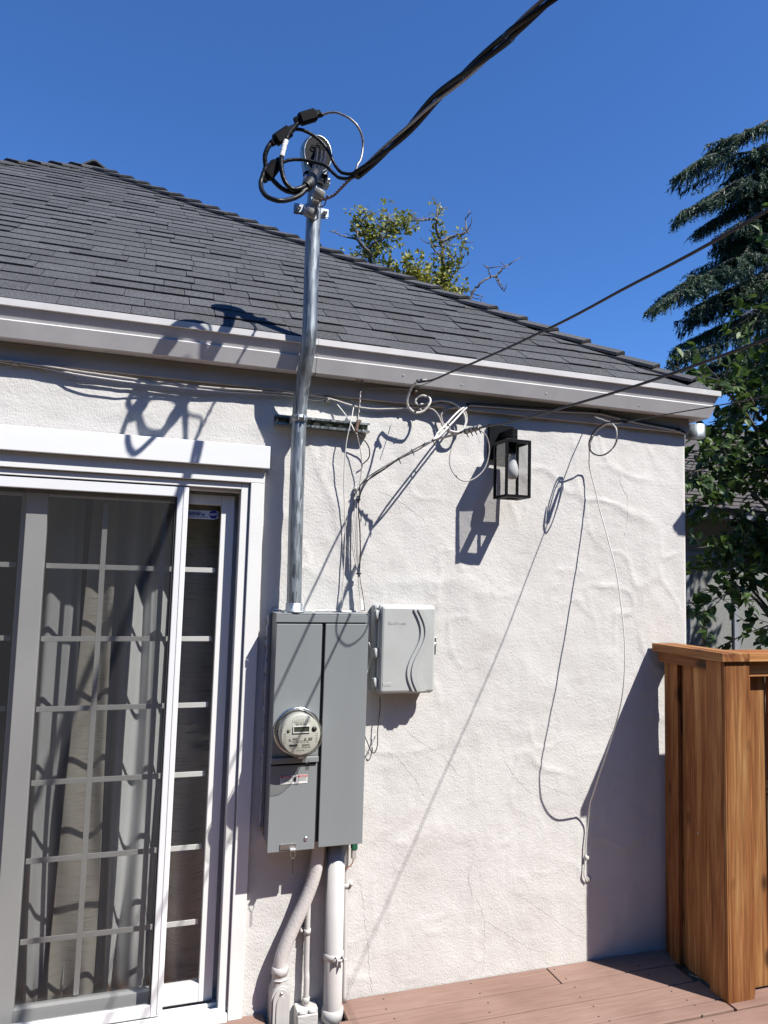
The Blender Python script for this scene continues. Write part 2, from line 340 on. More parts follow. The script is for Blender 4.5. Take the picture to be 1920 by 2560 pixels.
jo.build('joist', M['wood_y'], deck)
sp = MB(); r2 = random.Random(3)
for x in [i*.406-.2 for i in range(8)]:
    for yb in (-.068, -.208, -.348, -.455, -.57, -.71, -.85):
        for dy in (-.035, .035):
            xx, yy = x+r2.uniform(-.02, .02), yb+dy+r2.uniform(-.008, .008)
            if yb > -.3 and HX0-.06 < xx < HX1+.02: continue
            if xx > XR-.05: continue
            sp.lathe([(0, .0015), (.0035, .001), (.004, -.002)], (xx, yy, 0 if yb > -.5 else -.004), (0, 0, 1), 8)
sp.build('screw', M['gap'], deck)['kind'] = 'stuff'

# ---------------------------------------------------------------- house
house = thing('house', 'white stucco house with dark shingled hip roof and white gutter', 'house', (0, 0, 0))
WX0, WX1, WZT = -3.75, 2.595, 2.60
DX0, DX1, DZ0, DZ1 = -2.05, 0.40, 0.012, 2.13            # door opening
def lattice(seed, X, Z, cell):
    rs = np.random.RandomState(seed); G = rs.rand(400, 400)
    u = (X+10)/cell; v = (Z+10)/cell; i = np.floor(u).astype(int) % 399; j = np.floor(v).astype(int) % 399
    a = u-np.floor(u); b = v-np.floor(v); a = a*a*(3-2*a); b = b*b*(3-2*b)
    return (G[i, j]*(1-a)+G[i+1, j]*a)*(1-b)+(G[i, j+1]*(1-a)+G[i+1, j+1]*a)*b-.5
def wall_relief(X, Z):
    wx = X+.10*lattice(5, X, Z, .31); wz = Z+.10*lattice(6, X, Z, .27)
    r = .010*lattice(1, wx, wz, .55)+.007*lattice(2, wx, wz, .23)
    ridge = np.maximum(0, .09-np.abs(lattice(3, wx, wz, .33)))/.09
    msk = np.clip(lattice(8, X, Z, .6)*4+.2, 0, 1)
    r2_ = np.maximum(0, .07-np.abs(lattice(13, wx*1.0+.25*wz, wz*.8, .145)))/.07
    m2 = np.clip(lattice(18, X, Z, .42)*4+.35, 0, 1)
    r3_ = np.maximum(0, .05-np.abs(lattice(23, wx*.7-.3*wz, wz, .09)))/.05; m3 = np.clip(lattice(28, X, Z, .3)*4+.1, 0, 1)
    return r+.005*ridge*ridge*msk+.0044*r2_*r2_*m2+.0026*r3_*r3_*m3+.0026*lattice(4, wx, wz, .07)+.0015*lattice(9, X, Z, .03)
def build_wall():
    st = .012; xs = np.concatenate([np.arange(WX0, DX1, .03)[:-1], np.arange(DX1, WX1, st), [WX1]]); xs = np.unique(np.round(xs, 4))
    zs = np.unique(np.round(np.concatenate([np.arange(-.5, 0, .1), np.arange(0, WZT, st), [DZ1, WZT]]), 4))
    X, Z = np.meshgrid(xs, zs, indexing='ij'); Y = -np.abs(0)-wall_relief(X, Z)
    edge = np.clip((WX1-X)/.05, 0, 1); Y = Y*edge
    nx, nz = X.shape; v = np.stack([X, Y, Z], -1).reshape(-1, 3).tolist(); f = []
    v += [(WX1, .03, float(z)) for z in zs]
    for i in range(nx-1):
        xc = (xs[i]+xs[i+1])/2
        for j in range(nz-1):
            zc = (zs[j]+zs[j+1])/2
            if DX0 < xc < DX1 and 0 < zc < DZ1: continue
            a = i*nz+j; f.append((a, a+nz, a+nz+1, a+1))
    f += [((nx-1)*nz+j, nx*nz+j, nx*nz+j+1, (nx-1)*nz+j+1) for j in range(nz-1)]
    w_ = pyd('wall', v, f, M['stucco'], house, True)
    b = MB().box(WX1-.2, WX1-.0005, .018, 7.0, -.5, WZT)             # side wall behind the corner
    b.box(WX0, DX0-.001, .018, .2, -.5, WZT-.01); b.box(DX1+.001, WX1-.201, .018, .2, -.5, WZT-.01)
    b.box(DX0, DX1, .018, .2, DZ1+.001, WZT-.01)
    b.build('side_wall', M['stucco'], house)
    return w_
wall = build_wall()
# cracks: thin raised lips of split paint
ck = MB(); rc = random.Random(11)
def crack(pts, r=.0005):
    P = []
    for a, b in zip(pts[:-1], pts[1:]):
        n = max(2, int(math.hypot(b[0]-a[0], b[1]-a[1])/7))
        for k in range(n): t = k/n; P.append((a[0]+(b[0]-a[0])*t+rc.uniform(-2, 2), a[1]+(b[1]-a[1])*t+rc.uniform(-2, 2)))
    P.append(pts[-1]); V = []
    for q in P:
        p = at(*q); p.y = -float(wall_relief(np.array([[p.x]]), np.array([[p.z]]))[0, 0])-.0004; V.append(p)
    ck.tube(V, [r*rc.uniform(.5, 1.2) for _ in V], 5)
crack([(1545, 1183), (1551, 1210), (1566, 1240), (1568, 1290), (1560, 1340)])
crack([(893, 2195), (905, 2230), (912, 2300), (922, 2380), (925, 2440), (930, 2480)])
crack([(1190, 2245), (1210, 2290), (1212, 2340), (1208, 2430)])
crack([(1212, 2300), (1260, 2330), (1330, 2375)]); crack([(1310, 2245), (1375, 2290), (1440, 2335), (1460, 2345)])
crack([(1020, 1830), (1075, 1870), (1110, 1890), (1150, 1940)]); crack([(945, 1860), (1000, 1900), (1040, 1950), (1060, 1990)])
crack([(1180, 2240), (1170, 2200), (1185, 2130)]); crack([(1352, 1962), (1400, 1978), (1420, 1986), (1470, 1978)])
crack([(945, 1228), (972, 1237), (1000, 1255), (1060, 1300)]); crack([(1260, 1900), (1300, 1960), (1330, 1985)])
crack([(633, 2445), (640, 2475), (645, 2510)]); crack([(1195, 1085), (1199, 1110)])
ck.build('hairline_crack', M['stucco'], wall)
# frieze board under the gutter
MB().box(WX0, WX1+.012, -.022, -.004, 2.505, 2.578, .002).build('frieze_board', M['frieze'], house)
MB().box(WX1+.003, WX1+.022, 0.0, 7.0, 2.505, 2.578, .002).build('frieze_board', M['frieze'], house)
# gutter, mitred at the corner
GP = [(.004, 2.700), (.004, 2.580), (.020, 2.579), (.084, 2.579), (.105, 2.637), (.1005, 2.6415), (.0985, 2.6425), (.1155, 2.6865), (.124, 2.688), (.124, 2.7125), (.120, 2.7145), (.112, 2.712), (.112, 2.700), (.092, 2.650), (.078, 2.592), (.008, 2.590), (.008, 2.700)]
def gutter():
    v = []
    for d, z in GP: v += [(WX0-d, 7.0, z), (WX0-d, -d, z), (WX1+d, -d, z), (WX1+d, 7.0, z)]
    n = len(GP); f = []
    for i in range(n):
        j = (i+1) % n; f += [(4*i+q, 4*i+q+1, 4*j+q+1, 4*j+q) for q in range(3)]
    return MB().add(v, f).build('gutter', M['gutter'], house)
gut = gutter()
gp2 = [(d+.0012 if d > .02 else d, z) for d, z in GP[2:11]]
for x0_ in (.632, -1.55):
    sd_g = MB(); v_ = []
    for d, z in gp2: v_ += [(x0_, -d, z+(.001 if z > 2.71 else 0)), (x0_+.0045, -d, z+(.001 if z > 2.71 else 0))]
    sd_g.add(v_, [(2*i, 2*i+1, 2*i+3, 2*i+2) for i in range(len(gp2)-1)]).build('gutter_seam', M['gutter'], gut)
for x_, z_, d_ in ((.80, 2.66, .1045), (1.02, 2.61, .0955), (1.30, 2.60, .0915), (1.73, 2.605, .0935), (2.25, 2.60, .0915), (-.15, 2.665, .106), (-.6, 2.60, .0915), (2.55, 2.612, .096)):
    MB().lathe([(0, .0015), (.003, .001), (.004, -.001)], (x_, -d_, z_), (0, -1, -.3), 8).build('nail_head', M['gutter'], gut)
# gutter hanger screws and the galvanised outlet under the side run
oc = at(1738, 1062, .10)
MB().lathe([(.049, -.02), (.049, .05), (.045, .05), (.045, -.02), (.049, -.02)], (oc.x, .10, 2.535), (0, 0, 1), 40).build('gutter_outlet', M['galv'], gut)

# ---------------------------------------------------------------- roof
PITCH_ = .705; CT = 1/math.sqrt(1+PITCH_**2); ST = PITCH_*CT
EX, EY, EZ = 2.712, -.118, 2.706                        # eave corner
TR = 3.30; AX, AY, AZ = EX-TR, EY+TR, EZ+PITCH_*TR
rb = MB(); XL = AX-TR; YB = 7.2
rb.add([(XL, EY, EZ), (EX, EY, EZ), (AX, AY, AZ), (AX, YB, AZ), (EX, YB, EZ), (XL, YB, EZ), (XL, EY, EZ-.012), (EX, EY, EZ-.012), (EX, YB, EZ-.012), (XL, YB, EZ-.012)],
       [(0, 1, 2), (1, 4, 3, 2), (0, 2, 3, 5), (4, 5, 3), (0, 6, 7, 1), (1, 7, 8, 4), (4, 8, 9, 5), (5, 9, 6, 0), (6, 9, 8, 7)])
roof = rb.build('roof', M['shingle'], house)
# one shingle tab, unit width, butt end raised
EXPO = .122
def tab_mesh(name, th):
    h = EXPO+.03; v = [(x, y, z) for x in (0, 1) for y, z in ((0, .001), (h, .000), (h, .0025), (0, th))]
    f = [(0, 3, 2, 1), (4, 5, 6, 7), (0, 4, 7, 3), (3, 7, 6, 2), (2, 6, 5, 1), (0, 1, 5, 4)]
    me = bpy.data.meshes.new(name); me.from_pydata(v, [], f); me.update(); me.materials.append(M['shingle']); return me
tabs = [tab_mesh('shingle_tab', t) for t in (.0075, .0125, .009)]
rs = random.Random(21); cand = []
nrow = int(TR/CT/EXPO)
for r in range(nrow):
    s = r*EXPO+.010; y = EY+s*CT; z = EZ+s*ST; xh = EX-(y-EY)-.03; x = XL+(y-EY)+.03
    while x < xh:
        wd = rs.choice([rs.uniform(.10, .18), rs.uniform(.16, .30), rs.uniform(.2, .32)]); wd = min(wd, xh-x)
        if xh-x-wd < .05: wd = xh-x
        if wd > .02:
            px = proj((x+wd, y, z))[0]; th = rs.choice([0, 0, 1, 2]); cand.append((px > -10, r, x, wd, y, z, th, rs.uniform(-.006, .004)))
        x += wd
bx = Vector((1, 0, 0)); by = Vector((0, CT, ST)); bn = Vector((0, -ST, CT))
vis = [c for c in cand if c[0]]; vis.sort(key=lambda c: c[1]); keep = vis[:300]; rest = vis[300:]+[c for c in cand if not c[0]]
for c in keep:
    _, r, x, wd, y, z, th, j = c
    o = bpy.data.objects.new('shingle', tabs[th]); C.objects.link(o); o.parent = roof
    b_ = by*1.0
    o.matrix_local = Matrix(((wd-.003, 0, 0, x), (0, b_.y, bn.y, y+b_.y*j+bn.y*.002), (0, b_.z, bn.z, z+b_.z*j+bn.z*.002), (0, 0, 0, 1)))
rm = MB()
for c in rest:
    _, r, x, wd, y, z, th, j = c; me = tabs[th]; o0 = Vector((x, y, z))+by*j+bn*.002
    rm.add([o0+bx*(q.co.x*(wd-.003))+by*q.co.y+bn*q.co.z for q in me.vertices], [tuple(p.vertices) for p in me.polygons])
rm.build('shingle_field', M['shingle'], roof)['kind'] = 'stuff'
# hip and ridge caps
def cap(p, d, a, b, lng, tilt=.042):
    """bent cap: p lower end centre, d up along the line, a and b the two flap directions"""
    d = d.normalized(); n = (a*-1-b).normalized(); v = []; w_ = .125
    for t, h in ((0, tilt), (lng, .012)):
        c0 = p+d*t
        for k, (q, f) in enumerate(((a, 1), (a, .12), (b, .12), (b, 1))):
            base = c0+q*(w_*f)+n*(h-.004*(1-f)); v += [base, base-n*.015]
    f = []
    for k in range(3):
        i = 2*k; f += [(i, i+2, i+10, i+8), (i+1, i+9, i+11, i+3), (i, i+1, i+3, i+2), (i+8, i+10, i+11, i+9)]
    f += [(0, 8, 9, 1), (6, 7, 15, 14)]
    return MB().add(v, f).build('ridge_cap_shingle', M['shingle'], roof)
hd = Vector((-1, 1, PITCH_)).normalized()
def inplane(nrm, d, want):
    q = nrm.cross(d).normalized(); return q if q.dot(Vector(want)) > 0 else -q
na = Vector((0, -ST, CT)); nb = Vector((ST, 0, CT))
qa = inplane(na, hd, (-1, 0, 0)); qb = inplane(nb, hd, (0, 1, 0))
HL = TR*math.sqrt(2+PITCH_**2); k = 0; E0 = Vector((EX, EY, EZ))
while k*.20 < HL-.25:
    cap(E0+hd*(k*.20+.13)+Vector((0, 0, .004)), hd, qa, qb, .27); k += 1
hl = Vector((1, 1, PITCH_)).normalized(); nl0 = Vector((-ST, 0, CT)); la = inplane(na, hl, (1, 0, 0)); lb0 = inplane(nl0, hl, (0, 1, 0)); E1 = Vector((XL, EY, EZ)); k = 4
while k*.20 < HL-.1:
    cap(E1+hl*(k*.20-.03)+Vector((0, 0, .004)), hl, la, lb0, .27); k += 1
for i in range(6): cap(Vector((AX, AY+i*.2-.02, AZ+.03)), Vector((0, 1, 0)), Vector((-CT, 0, -ST)), Vector((CT, 0, -ST)), .27, .045)

# ---------------------------------------------------------------- sliding door
dm = MB()
dm.box(-2.10, .447, -.022, -.003, 2.104, 2.163, .002); dm.box(.392, .447, -.0215, -.003, .0, 2.1035, .002); dm.box(-2.10, -2.045, -.0215, -.003, .0, 2.1035, .002)
sdoor = dm.build('sliding_door', M['casing'], house); sdoor['label'] = 'white sliding glass door with insect screen and grid muntins'
MB().box(-2.12, .462, -.048, -.0225, 2.164, 2.257, .002).build('head_board', M['trim'], sdoor)
fm = MB(); fm.box(.355, .386, -.008, .14, .03, 2.1025, .0015); fm.box(.3862, .396, .001, .14, .03, 2.1025); fm.box(.332, .3548, .0955, .14, .03, 2.0635); fm.box(-2.04, .40, .001, .012, 2.1028, 2.12); fm.box(-2.04, .3545, -.008, .012, 2.076, 2.1025, .0015); fm.box(-2.04, .3545, .0125, .14, 2.064, 2.1025, .0015)
fm.build('door_frame', M['vinyl'], sdoor)
MB().box(-2.04, .389, -.03, .14, .0, .0295, .002).box(-2.04, .354, -.012, -.006, .0298, .047).box(-2.04, .354, .036, .042, .0298, .044).build('sill', M['vinyl'], sdoor)
# right glazed panel (behind the screen)
PY0, PY1 = .055, .095; GY = .075
def panel(x0, x1, xs0, xs1, y0, y1, zb, zt):
    p = MB(); p.box(x0, xs0, y0, y1, zb, zt, .002); p.box(xs1, x1, y0, y1, zb, zt, .002)
    p.box(xs0+.0005, xs1-.0005, y0, y1, zt-.042, zt-.0003, .002); p.box(xs0+.0005, xs1-.0005, y0, y1, zb+.0003, zb+.068, .002); return p
panel(-.452, .338, -.377, .284, PY0, PY1, .046, 2.052).build('door_panel', M['vinyl'], sdoor)
MB().box(-.379, .2855, GY, GY+.006, .112, 2.012).build('glass_pane', M['glass'], sdoor)
zbars = [at(400, yy, .085).z for yy in (1422, 1597, 1765, 1940, 2125, 2315)]
xb = [at(265, 1270, .085).x, at(412, 1275, .085).x]
for x in xb:
    MB().box(x-.010, x+.010, .0835, .0885, .122, 1.998, .001).build('muntin', M['vinyl'], sdoor)
for z in zbars:
    for a, b in ((-.372, xb[0]-.0105), (xb[0]+.0105, xb[1]-.0105), (xb[1]+.0105, .272)):
        MB().box(a, b, .0835, .0885, z-.010, z+.010, .001).build('muntin', M['vinyl'], sdoor)
# left panel on the inner track
panel(-2.0, -.40, -1.93, -.475, .100, .135, .046, 2.052).build('door_panel', M['vinyl'], sdoor)
MB().box(-1.935, -.473, .115, .121, .112, 2.012).build('glass_pane', M['glass'], sdoor)
for z in zbars: MB().box(-1.92, -.485, .123, .128, z-.010, z+.010, .001).build('muntin', M['vinyl'], sdoor)
# screen door in front
sf = MB(); SX0, SX1 = -1.0, .147; SZ0, SZ1 = .048, 2.072
for a in ((SX1-.044, SX1, SZ0, SZ1), (SX0, SX0+.044, SZ0, SZ1)): sf.box(a[0], a[1], -.004, .018, a[2], a[3], .003)
sf.box(SX1-.020, SX1-.012, -.0065, -.0035, SZ0+.01, SZ1-.01, .001)
sf.box(SX0+.0445, SX1-.0445, -.0035, .0175, SZ1-.042, SZ1-.0005, .003); sf.box(SX0+.0445, SX1-.0445, -.0035, .0175, SZ0+.0005, SZ0+.044, .003)
sf.build('screen_frame', M['alu'], sdoor)
MB().box(SX1-.052, SX1-.0445, .003, .016, SZ0+.046, SZ1-.043).build('screen_spline', M['gap'], sdoor)
pyd('insect_screen', [(SX0+.04, .008, SZ0+.04), (SX1-.042, .008, SZ0+.04), (SX1-.042, .008, SZ1-.04), (SX0+.04, .008, SZ1-.04)], [(0, 1, 2, 3)], M['screen'], sdoor)
# room behind
MB().box(-2.9, 2.38, .21, 4.2, -.06, -.002).build('room_floor', M['floor'], house)
MB().box(-2.9, 2.38, 4.0, 4.1, 0, 2.5).box(-3.0, -2.901, .21, 4.1, 0, 2.5).box(2.381, 2.392, .21, 4.1, 0, 2.5).box(-2.9, 2.38, .21, 4.1, 2.45, 2.52).build('room_wall', M['room'], house)

# curtains
def curtain(name, label, mat_, x0, x1, yb, amp, waves, seed, zb=.02, zt=2.2, gather=.0, lean=0.0):
    q = random.Random(seed); nx, nz = 72, 60; v = []
    ph = q.uniform(0, 6); a2 = q.uniform(.3, .6); p2 = q.uniform(0, 6)
    for j in range(nz+1):
        tz = j/nz; z = zb+(zt-zb)*tz; low = max(0, 1-tz*2.2)
        for i in range(nx+1):
            u = i/nx; th = 2*math.pi*waves*u+ph+.35*math.sin(5*tz+ph)*low
            xx = x0+(x1-x0)*u+gather*low*math.sin(3.1*u+ph)+lean*(1-tz)+.012*math.sin(th*.7+4*tz)
            yy = yb+amp*(math.sin(th)+a2*math.sin(1.7*th+p2))*(.7+.6*low)+.03*low*math.sin(7*u+9*tz)
            v.append((xx, yy, z+(.02*math.sin(9*u+ph) if j == 0 else 0)))
    f = [(j*(nx+1)+i, j*(nx+1)+i+1, (j+1)*(nx+1)+i+1, (j+1)*(nx+1)+i) for j in range(nz) for i in range(nx)]
    o = pyd(name, v, f, mat_, None, True); sm = o.modifiers.new('thickness', 'SOLIDIFY'); sm.thickness = .0025
    return props(o, label, 'curtain', 'curtains behind the sliding door')
curtain('curtain', 'grey curtain folds beside the meeting stile of the door', M['curtain'], -.43, -.25, .27, .028, 1.5, 1, lean=.01)
curtain('curtain', 'slubbed linen curtain strip left of the centre muntin', M['linen'], -.235, -.105, .235, .012, .8, 2, lean=-.03, gather=.02)
curtain('curtain', 'grey pleated curtain between centre muntin and screen stile', M['curtain'], -.12, .15, .27, .034, 2.3, 3, lean=-.01, gather=.01)
curtain('curtain', 'slubbed linen curtain at the right edge of the glass door', M['linen'], .13, .37, .25, .014, 1.2, 4, lean=-.03)
# sticker
stk = thing('security_sticker', 'security company sticker in the upper corner of the door glass', 'sticker', (.2, GY, 1.94))
s0 = at(440, 1273, GY-.001); s1 = at(545, 1297, GY-.001)
MB().box(s0.x, s1.x, GY-.0016, GY-.0004, s1.z, s0.z).build('backing', M['sticker'], stk)
MB().box(s0.x, s1.x-.012, GY-.0022, GY-.0017, s1.z-.004, s1.z+.0015).build('border', M['white_ink'], stk)
sx = at(466, 1285, GY).x
text('1-800-385-0356', .0098, (sx-.006, GY-.002, s0.z-.0125), M['blue_ink'], stk, bold=.0003)
text('secured by', .0158, (sx+.005, GY-.002, s1.z+.0105), M['blue_ink'], stk, shear=.2, bold=.0005)
MB().box(s0.x, s1.x-.042, GY-.0021, GY-.0017, s1.z+.003, s1.z+.0048).build('underline', M['blue_ink'], stk)
oc_ = (s1.x-.019, (s0.z+s1.z)/2+.001)
MB().prism([(oc_[0]+.0185*math.cos(math.pi/8+k*math.pi/4), oc_[1]+.0185*math.sin(math.pi/8+k*math.pi/4)) for k in range(8)], GY-.0024, GY-.0017).build('octagon', M['blue_ink'], stk)
text('ADT', .0145, (oc_[0], GY-.003, oc_[1]-.005), M['white_ink'], stk, align='CENTER', bold=.0004)

# ================================================================== ELECTRICAL PANEL
PX0, PX1, PZ0, PZ1, PD = .498, .882, .661, 1.578, -.140
ep = thing('electrical_panel', 'tall grey steel meter panel mounted on the stucco wall', 'electrical panel', (.69, 0, PZ0))
MB().box(PX0+.004, PX1-.004, PD+.014, .012, PZ0+.02, PZ1-.006, .002).build('cabinet', M['panel_side'], ep)
MB().box(PX0, PX1, PD+.002, -.004, PZ1-.0055, PZ1, .0015).box(PX0, PX1, PD, PD+.0025, PZ1-.036, PZ1-.006, .001).build('top_hood', M['panel'], ep)
MXD = .690
MB().box(PX0+.010, PX1-.006, PD+.0125, PD+.0139, PZ0+.022, PZ1-.04).build('inner_face', M['gap'], ep)
UZ = 1.020                                              # split between meter cover and lower cover
uc = MB().box(PX0+.003, MXD-.004, PD, PD+.012, UZ, PZ1-.043, .0018)
uc.build('meter_cover', M['panel'], ep)
MB().box(PX0+.003, MXD-.003, PD-.012, PD+.0118, UZ-.024, UZ-.0015, .003).build('cover_flange', M['panel'], ep)
MB().box(PX0+.001, MXD-.006, PD, PD+.012, PZ0, UZ-.033, .0018).build('lower_cover', M['panel'], ep)
MB().box(MXD+.010, PX1-.001, PD, PD+.012, PZ0+.004, PZ1-.042, .0018).build('breaker_door', M['panel'], ep)
MB().box(PX0-.008, PX0+.002, -.020, -.003, PZ0+.06, PZ1-.01).build('mounting_lip', M['panel_side'], ep)
hp = MB().box(PX1-.001, PX1+.006, -.03, -.012, PZ0+.2, PZ0+.24); hp.build('hinge', M['steel'], ep)
ckb = MB(); qc = random.Random(4); ckb.tube([(PX0-.009+qc.uniform(-.004, .003), -.006+qc.uniform(-.003, .002), PZ0+.05+k_*.012) for k_ in range(72)], [qc.uniform(.003, .010) for _ in range(72)], 7)
ckb.tube([(PX0+.01+k_*.012, -.004+qc.uniform(-.003, .002), PZ1+.002+qc.uniform(-.003, .004)) for k_ in range(31)], [qc.uniform(.002, .007) for _ in range(31)], 7); ckb.build('caulk_bead', M['stucco'], ep)
# latch plate, screw
lp = at(720, 2117, PD)
MB().box(lp.x-.032, lp.x+.032, PD-.004, PD-.001, PZ0+.008, PZ0+.030, .001).box(lp.x+.006, lp.x+.030, PD-.016, PD-.0045, PZ0+.004, PZ0+.010, .001).build('latch', M['steel'], ep)
MB().lathe([(0, .005), (.006, .004), (.009, .001), (.009, -.001)], (at(764, 2113, PD).x, PD, PZ0+.042), (0, -1, 0), 16).build('screw', M['steel'], ep)
# warning label
wl = at(701, 1940, PD); wr = at(768, 1957, PD); wx0, wx1, wz1, wz0 = wl.x, wr.x, wl.z, wr.z
lab = MB().box(wx0, wx1, PD-.0016, PD-.0004, wz0, wz1).build('warning_label', M['white_ink'], ep); lab['label'] = 'red and white danger label with a hand pictogram'
wd = (wx1-wx0); a0, a1, b0, b1 = wx0+.001, wx0+wd*.385, wx0+wd*.645, wx1-.001
MB().box(a0, a1, PD-.0021, PD-.0017, wz1-.0075, wz1-.0008).box(b0, b1, PD-.0021, PD-.0017, wz1-.0075, wz1-.0008).build('header', M['red_ink'], lab)
text('DANGER', .0068, ((a0+a1)/2+.002, PD-.0022, wz1-.0066), M['white_ink'], lab, align='CENTER', ext=.0003); text('PELIGRO', .0068, ((b0+b1)/2+.002, PD-.0022, wz1-.0066), M['white_ink'], lab, align='CENTER', ext=.0003)
ln = MB()
for q in range(5):
    for (p0, p1) in ((a0, a1), (b0, b1)): ln.box(p0+.001, p1-.001-.004*(q % 2), PD-.0021, PD-.0017, wz1-.0102-q*.0032, wz1-.0090-q*.0032)
ln.build('lettering', M['dial_line'], lab)['kind'] = 'stuff'
hx, hz = wx0+wd*.53, (wz0+wz1)/2-.001
hn = MB().prism([(hx-.006, hz+.001), (hx-.004, hz-.008), (hx+.003, hz-.009), (hx+.006, hz-.002), (hx+.0055, hz+.004), (hx-.005, hz+.004)], PD-.0022, PD-.0017)
for q in range(4): hn.box(hx-.005+q*.0029, hx-.0027+q*.0029, PD-.0022, PD-.0017, hz+.0042, hz+(.009, .011, .0105, .0085)[q])
hn.prism([(hx-.0125, hz+.009), (hx-.008, hz+.006), (hx-.0095, hz+.003), (hx-.012, hz+.0005), (hx-.0105, hz+.003), (hx-.0098, hz+.006)], PD-.0022, PD-.0017)
hn.build('hand_pictogram', M['black_ink'], lab)
# hanging seals
sl = thing('wire_seal', 'clear plastic seal tag hanging from the panel latch', 'seal', (lp.x+.015, PD-.01, PZ0-.05))
q0 = Vector((lp.x+.018, PD-.013, PZ0+.006))
MB().tube(cat([q0+Vector((.004, 0, 0)), q0+Vector((.010, 0, -.012)), q0+Vector((0, 0, -.030)), q0+Vector((-.010, 0, -.012)), q0+Vector((-.004, 0, 0))]), .0012, 6).build('wire_loop', M['steel'], sl)
MB().box(q0.x-.004, q0.x+.004, q0.y-.003, q0.y+.003, q0.z-.085, q0.z-.031, .002).build('tag', M['seal_clear'], sl)
# meter
MC = at(742, 1826, PD); MR = .0895
mt = thing('electric_meter', 'round glass electric meter plugged into the grey panel', 'meter', (MC.x, PD, MC.z))
def Yv(h): return (MC.x, PD-h, MC.z)
MB().lathe([(MR-.012, .0), (MR+.003, .0), (MR+.004, .006), (MR+.002, .012), (MR-.006, .014), (MR-.012, .006)], (MC.x, PD, MC.z), (0, -1, 0), 64).build('mounting_ring', M['meter_ring'], mt)
MB().lathe([(0, .004), (MR-.014, .004), (MR-.014, .080), (MR-.016, .081), (0, .081)], (MC.x, PD, MC.z), (0, -1, 0), 56).build('dial_body', M['dial'], mt)
MB().lathe([(MR-.004, .004), (MR-.007, .095), (MR-.014, .106), (MR-.022, .110), (0, .112)], (MC.x, PD, MC.z), (0, -1, 0), 64).build('glass_cover', M['meter_glass'], mt)
FY = PD-.0812
def fbox(x0, x1, z0, z1, m_, nm, t=.001): return MB().box(MC.x+x0, MC.x+x1, FY-t, FY-.0001, MC.z+z0, MC.z+z1).build(nm, m_, mt)
fr = MB().box(MC.x-.032, MC.x+.034, FY-.004, FY-.0001, MC.z+.008, MC.z+.011).box(MC.x-.032, MC.x+.034, FY-.004, FY-.0001, MC.z+.031, MC.z+.034).box(MC.x-.032, MC.x-.029, FY-.004, FY-.0001, MC.z+.0112, MC.z+.0308).box(MC.x+.031, MC.x+.034, FY-.004, FY-.0001, MC.z+.0112, MC.z+.0308)
fr.build('display_frame', M['white_ink'], mt); fbox(-.0288, .0308, .0113, .0307, M['lcd'], 'display')
MB().lathe([(0, .004), (.005, .004), (.0055, .001), (.010, .001), (.0105, 0)], (MC.x+.051, FY, MC.z+.020), (0, -1, 0), 24).build('optical_port', M['black_ink'], mt)
MB().lathe([(0, .003), (.006, .003), (.007, 0)], (MC.x-.048, FY, MC.z+.018), (0, -1, 0), 20).build('reset_button', M['dial_line'], mt)
dl = MB()
for (x, z, w_) in ((-.042, -.016, .003), (-.022, -.013, .008), (.018, -.015, .003), (.038, -.014, .007)): dl.box(MC.x+x-w_, MC.x+x+w_, FY-.002, FY-.0002, MC.z+z-.003, MC.z+z+.003)
for sx in (-1, 1):
    for q in range(5):
        z = .004-q*.008; dl.box(MC.x+sx*.062-.005, MC.x+sx*.062+.005, FY-.0008, FY-.0001, MC.z+z-.0004, MC.z+z+.0004)
for q in range(9):
    dl.box(MC.x-.034+q*.0085-.0003, MC.x-.034+q*.0085+.0003, FY-.0008, FY-.0001, MC.z+.049+.012*math.cos((q-4)/4.2)-.008, MC.z+.049+.012*math.cos((q-4)/4.2))
dl.box(MC.x-.045, MC.x+.045, FY-.0008, FY-.0001, MC.z-.0222, MC.z-.0215).box(MC.x-.03, MC.x+.03, FY-.0008, FY-.0001, MC.z+.0485, MC.z+.0492)
dl.build('dial_marks', M['dial_line'], mt)
def mtext(s, size, x, z, m_=M['dial_line'], **k): text(s, size, (MC.x+x, FY-.0008, MC.z+z), m_, mt, ext=.0003, align='CENTER', **k)
mtext('SMUD', .0098, -.024, -.0415, M['black_ink'], bold=.0005); mtext('2343721', .0088, .021, -.0415, M['black_ink'])
mtext('TYPE   CL200   240V   3W   60Hz', .0046, .0, -.0285); mtext('KILOWATT HOURS', .0052, 0, .0405); mtext('FM2S   TA30   Kh 7.2', .0046, 0, .0365)
mtext('(01) 98 457 122', .0052, .022, -.048); mtext('Made for outdoor use', .004, -.024, -.048); mtext('Meter 120 - 240', .0046, 0, -.0585)
MB().lathe([(0, .0004), (.0042, .0004), (.0042, 0)], (MC.x-.0405, FY-.0004, MC.z-.038), (0, -1, 0), 20).build('emblem', M['black_ink'], mt)
MB().box(MC.x+.004, MC.x+.034, PD-.032, PD-.012, MC.z-MR-.012, MC.z-MR+.004, .002).build('ring_clasp', M['steel'], mt)
ms = thing('meter_seal', 'small wire seal tag dangling under the round meter', 'seal', (MC.x+.03, PD-.03, MC.z-MR-.04))
q1 = Vector((MC.x+.030, PD-.034, MC.z-MR-.004))
MB().tube(cat([q1, q1+Vector((.012, -.004, -.010)), q1+Vector((.008, -.004, -.026)), q1+Vector((-.002, -.002, -.012)), q1]), .0008, 5).build('wire_loop', M['steel'], ms)
MB().box(q1.x+.000, q1.x+.016, q1.y-.006, q1.y-.004, q1.z-.052, q1.z-.024, .0008).build('tag', M['seal_clear'], ms)

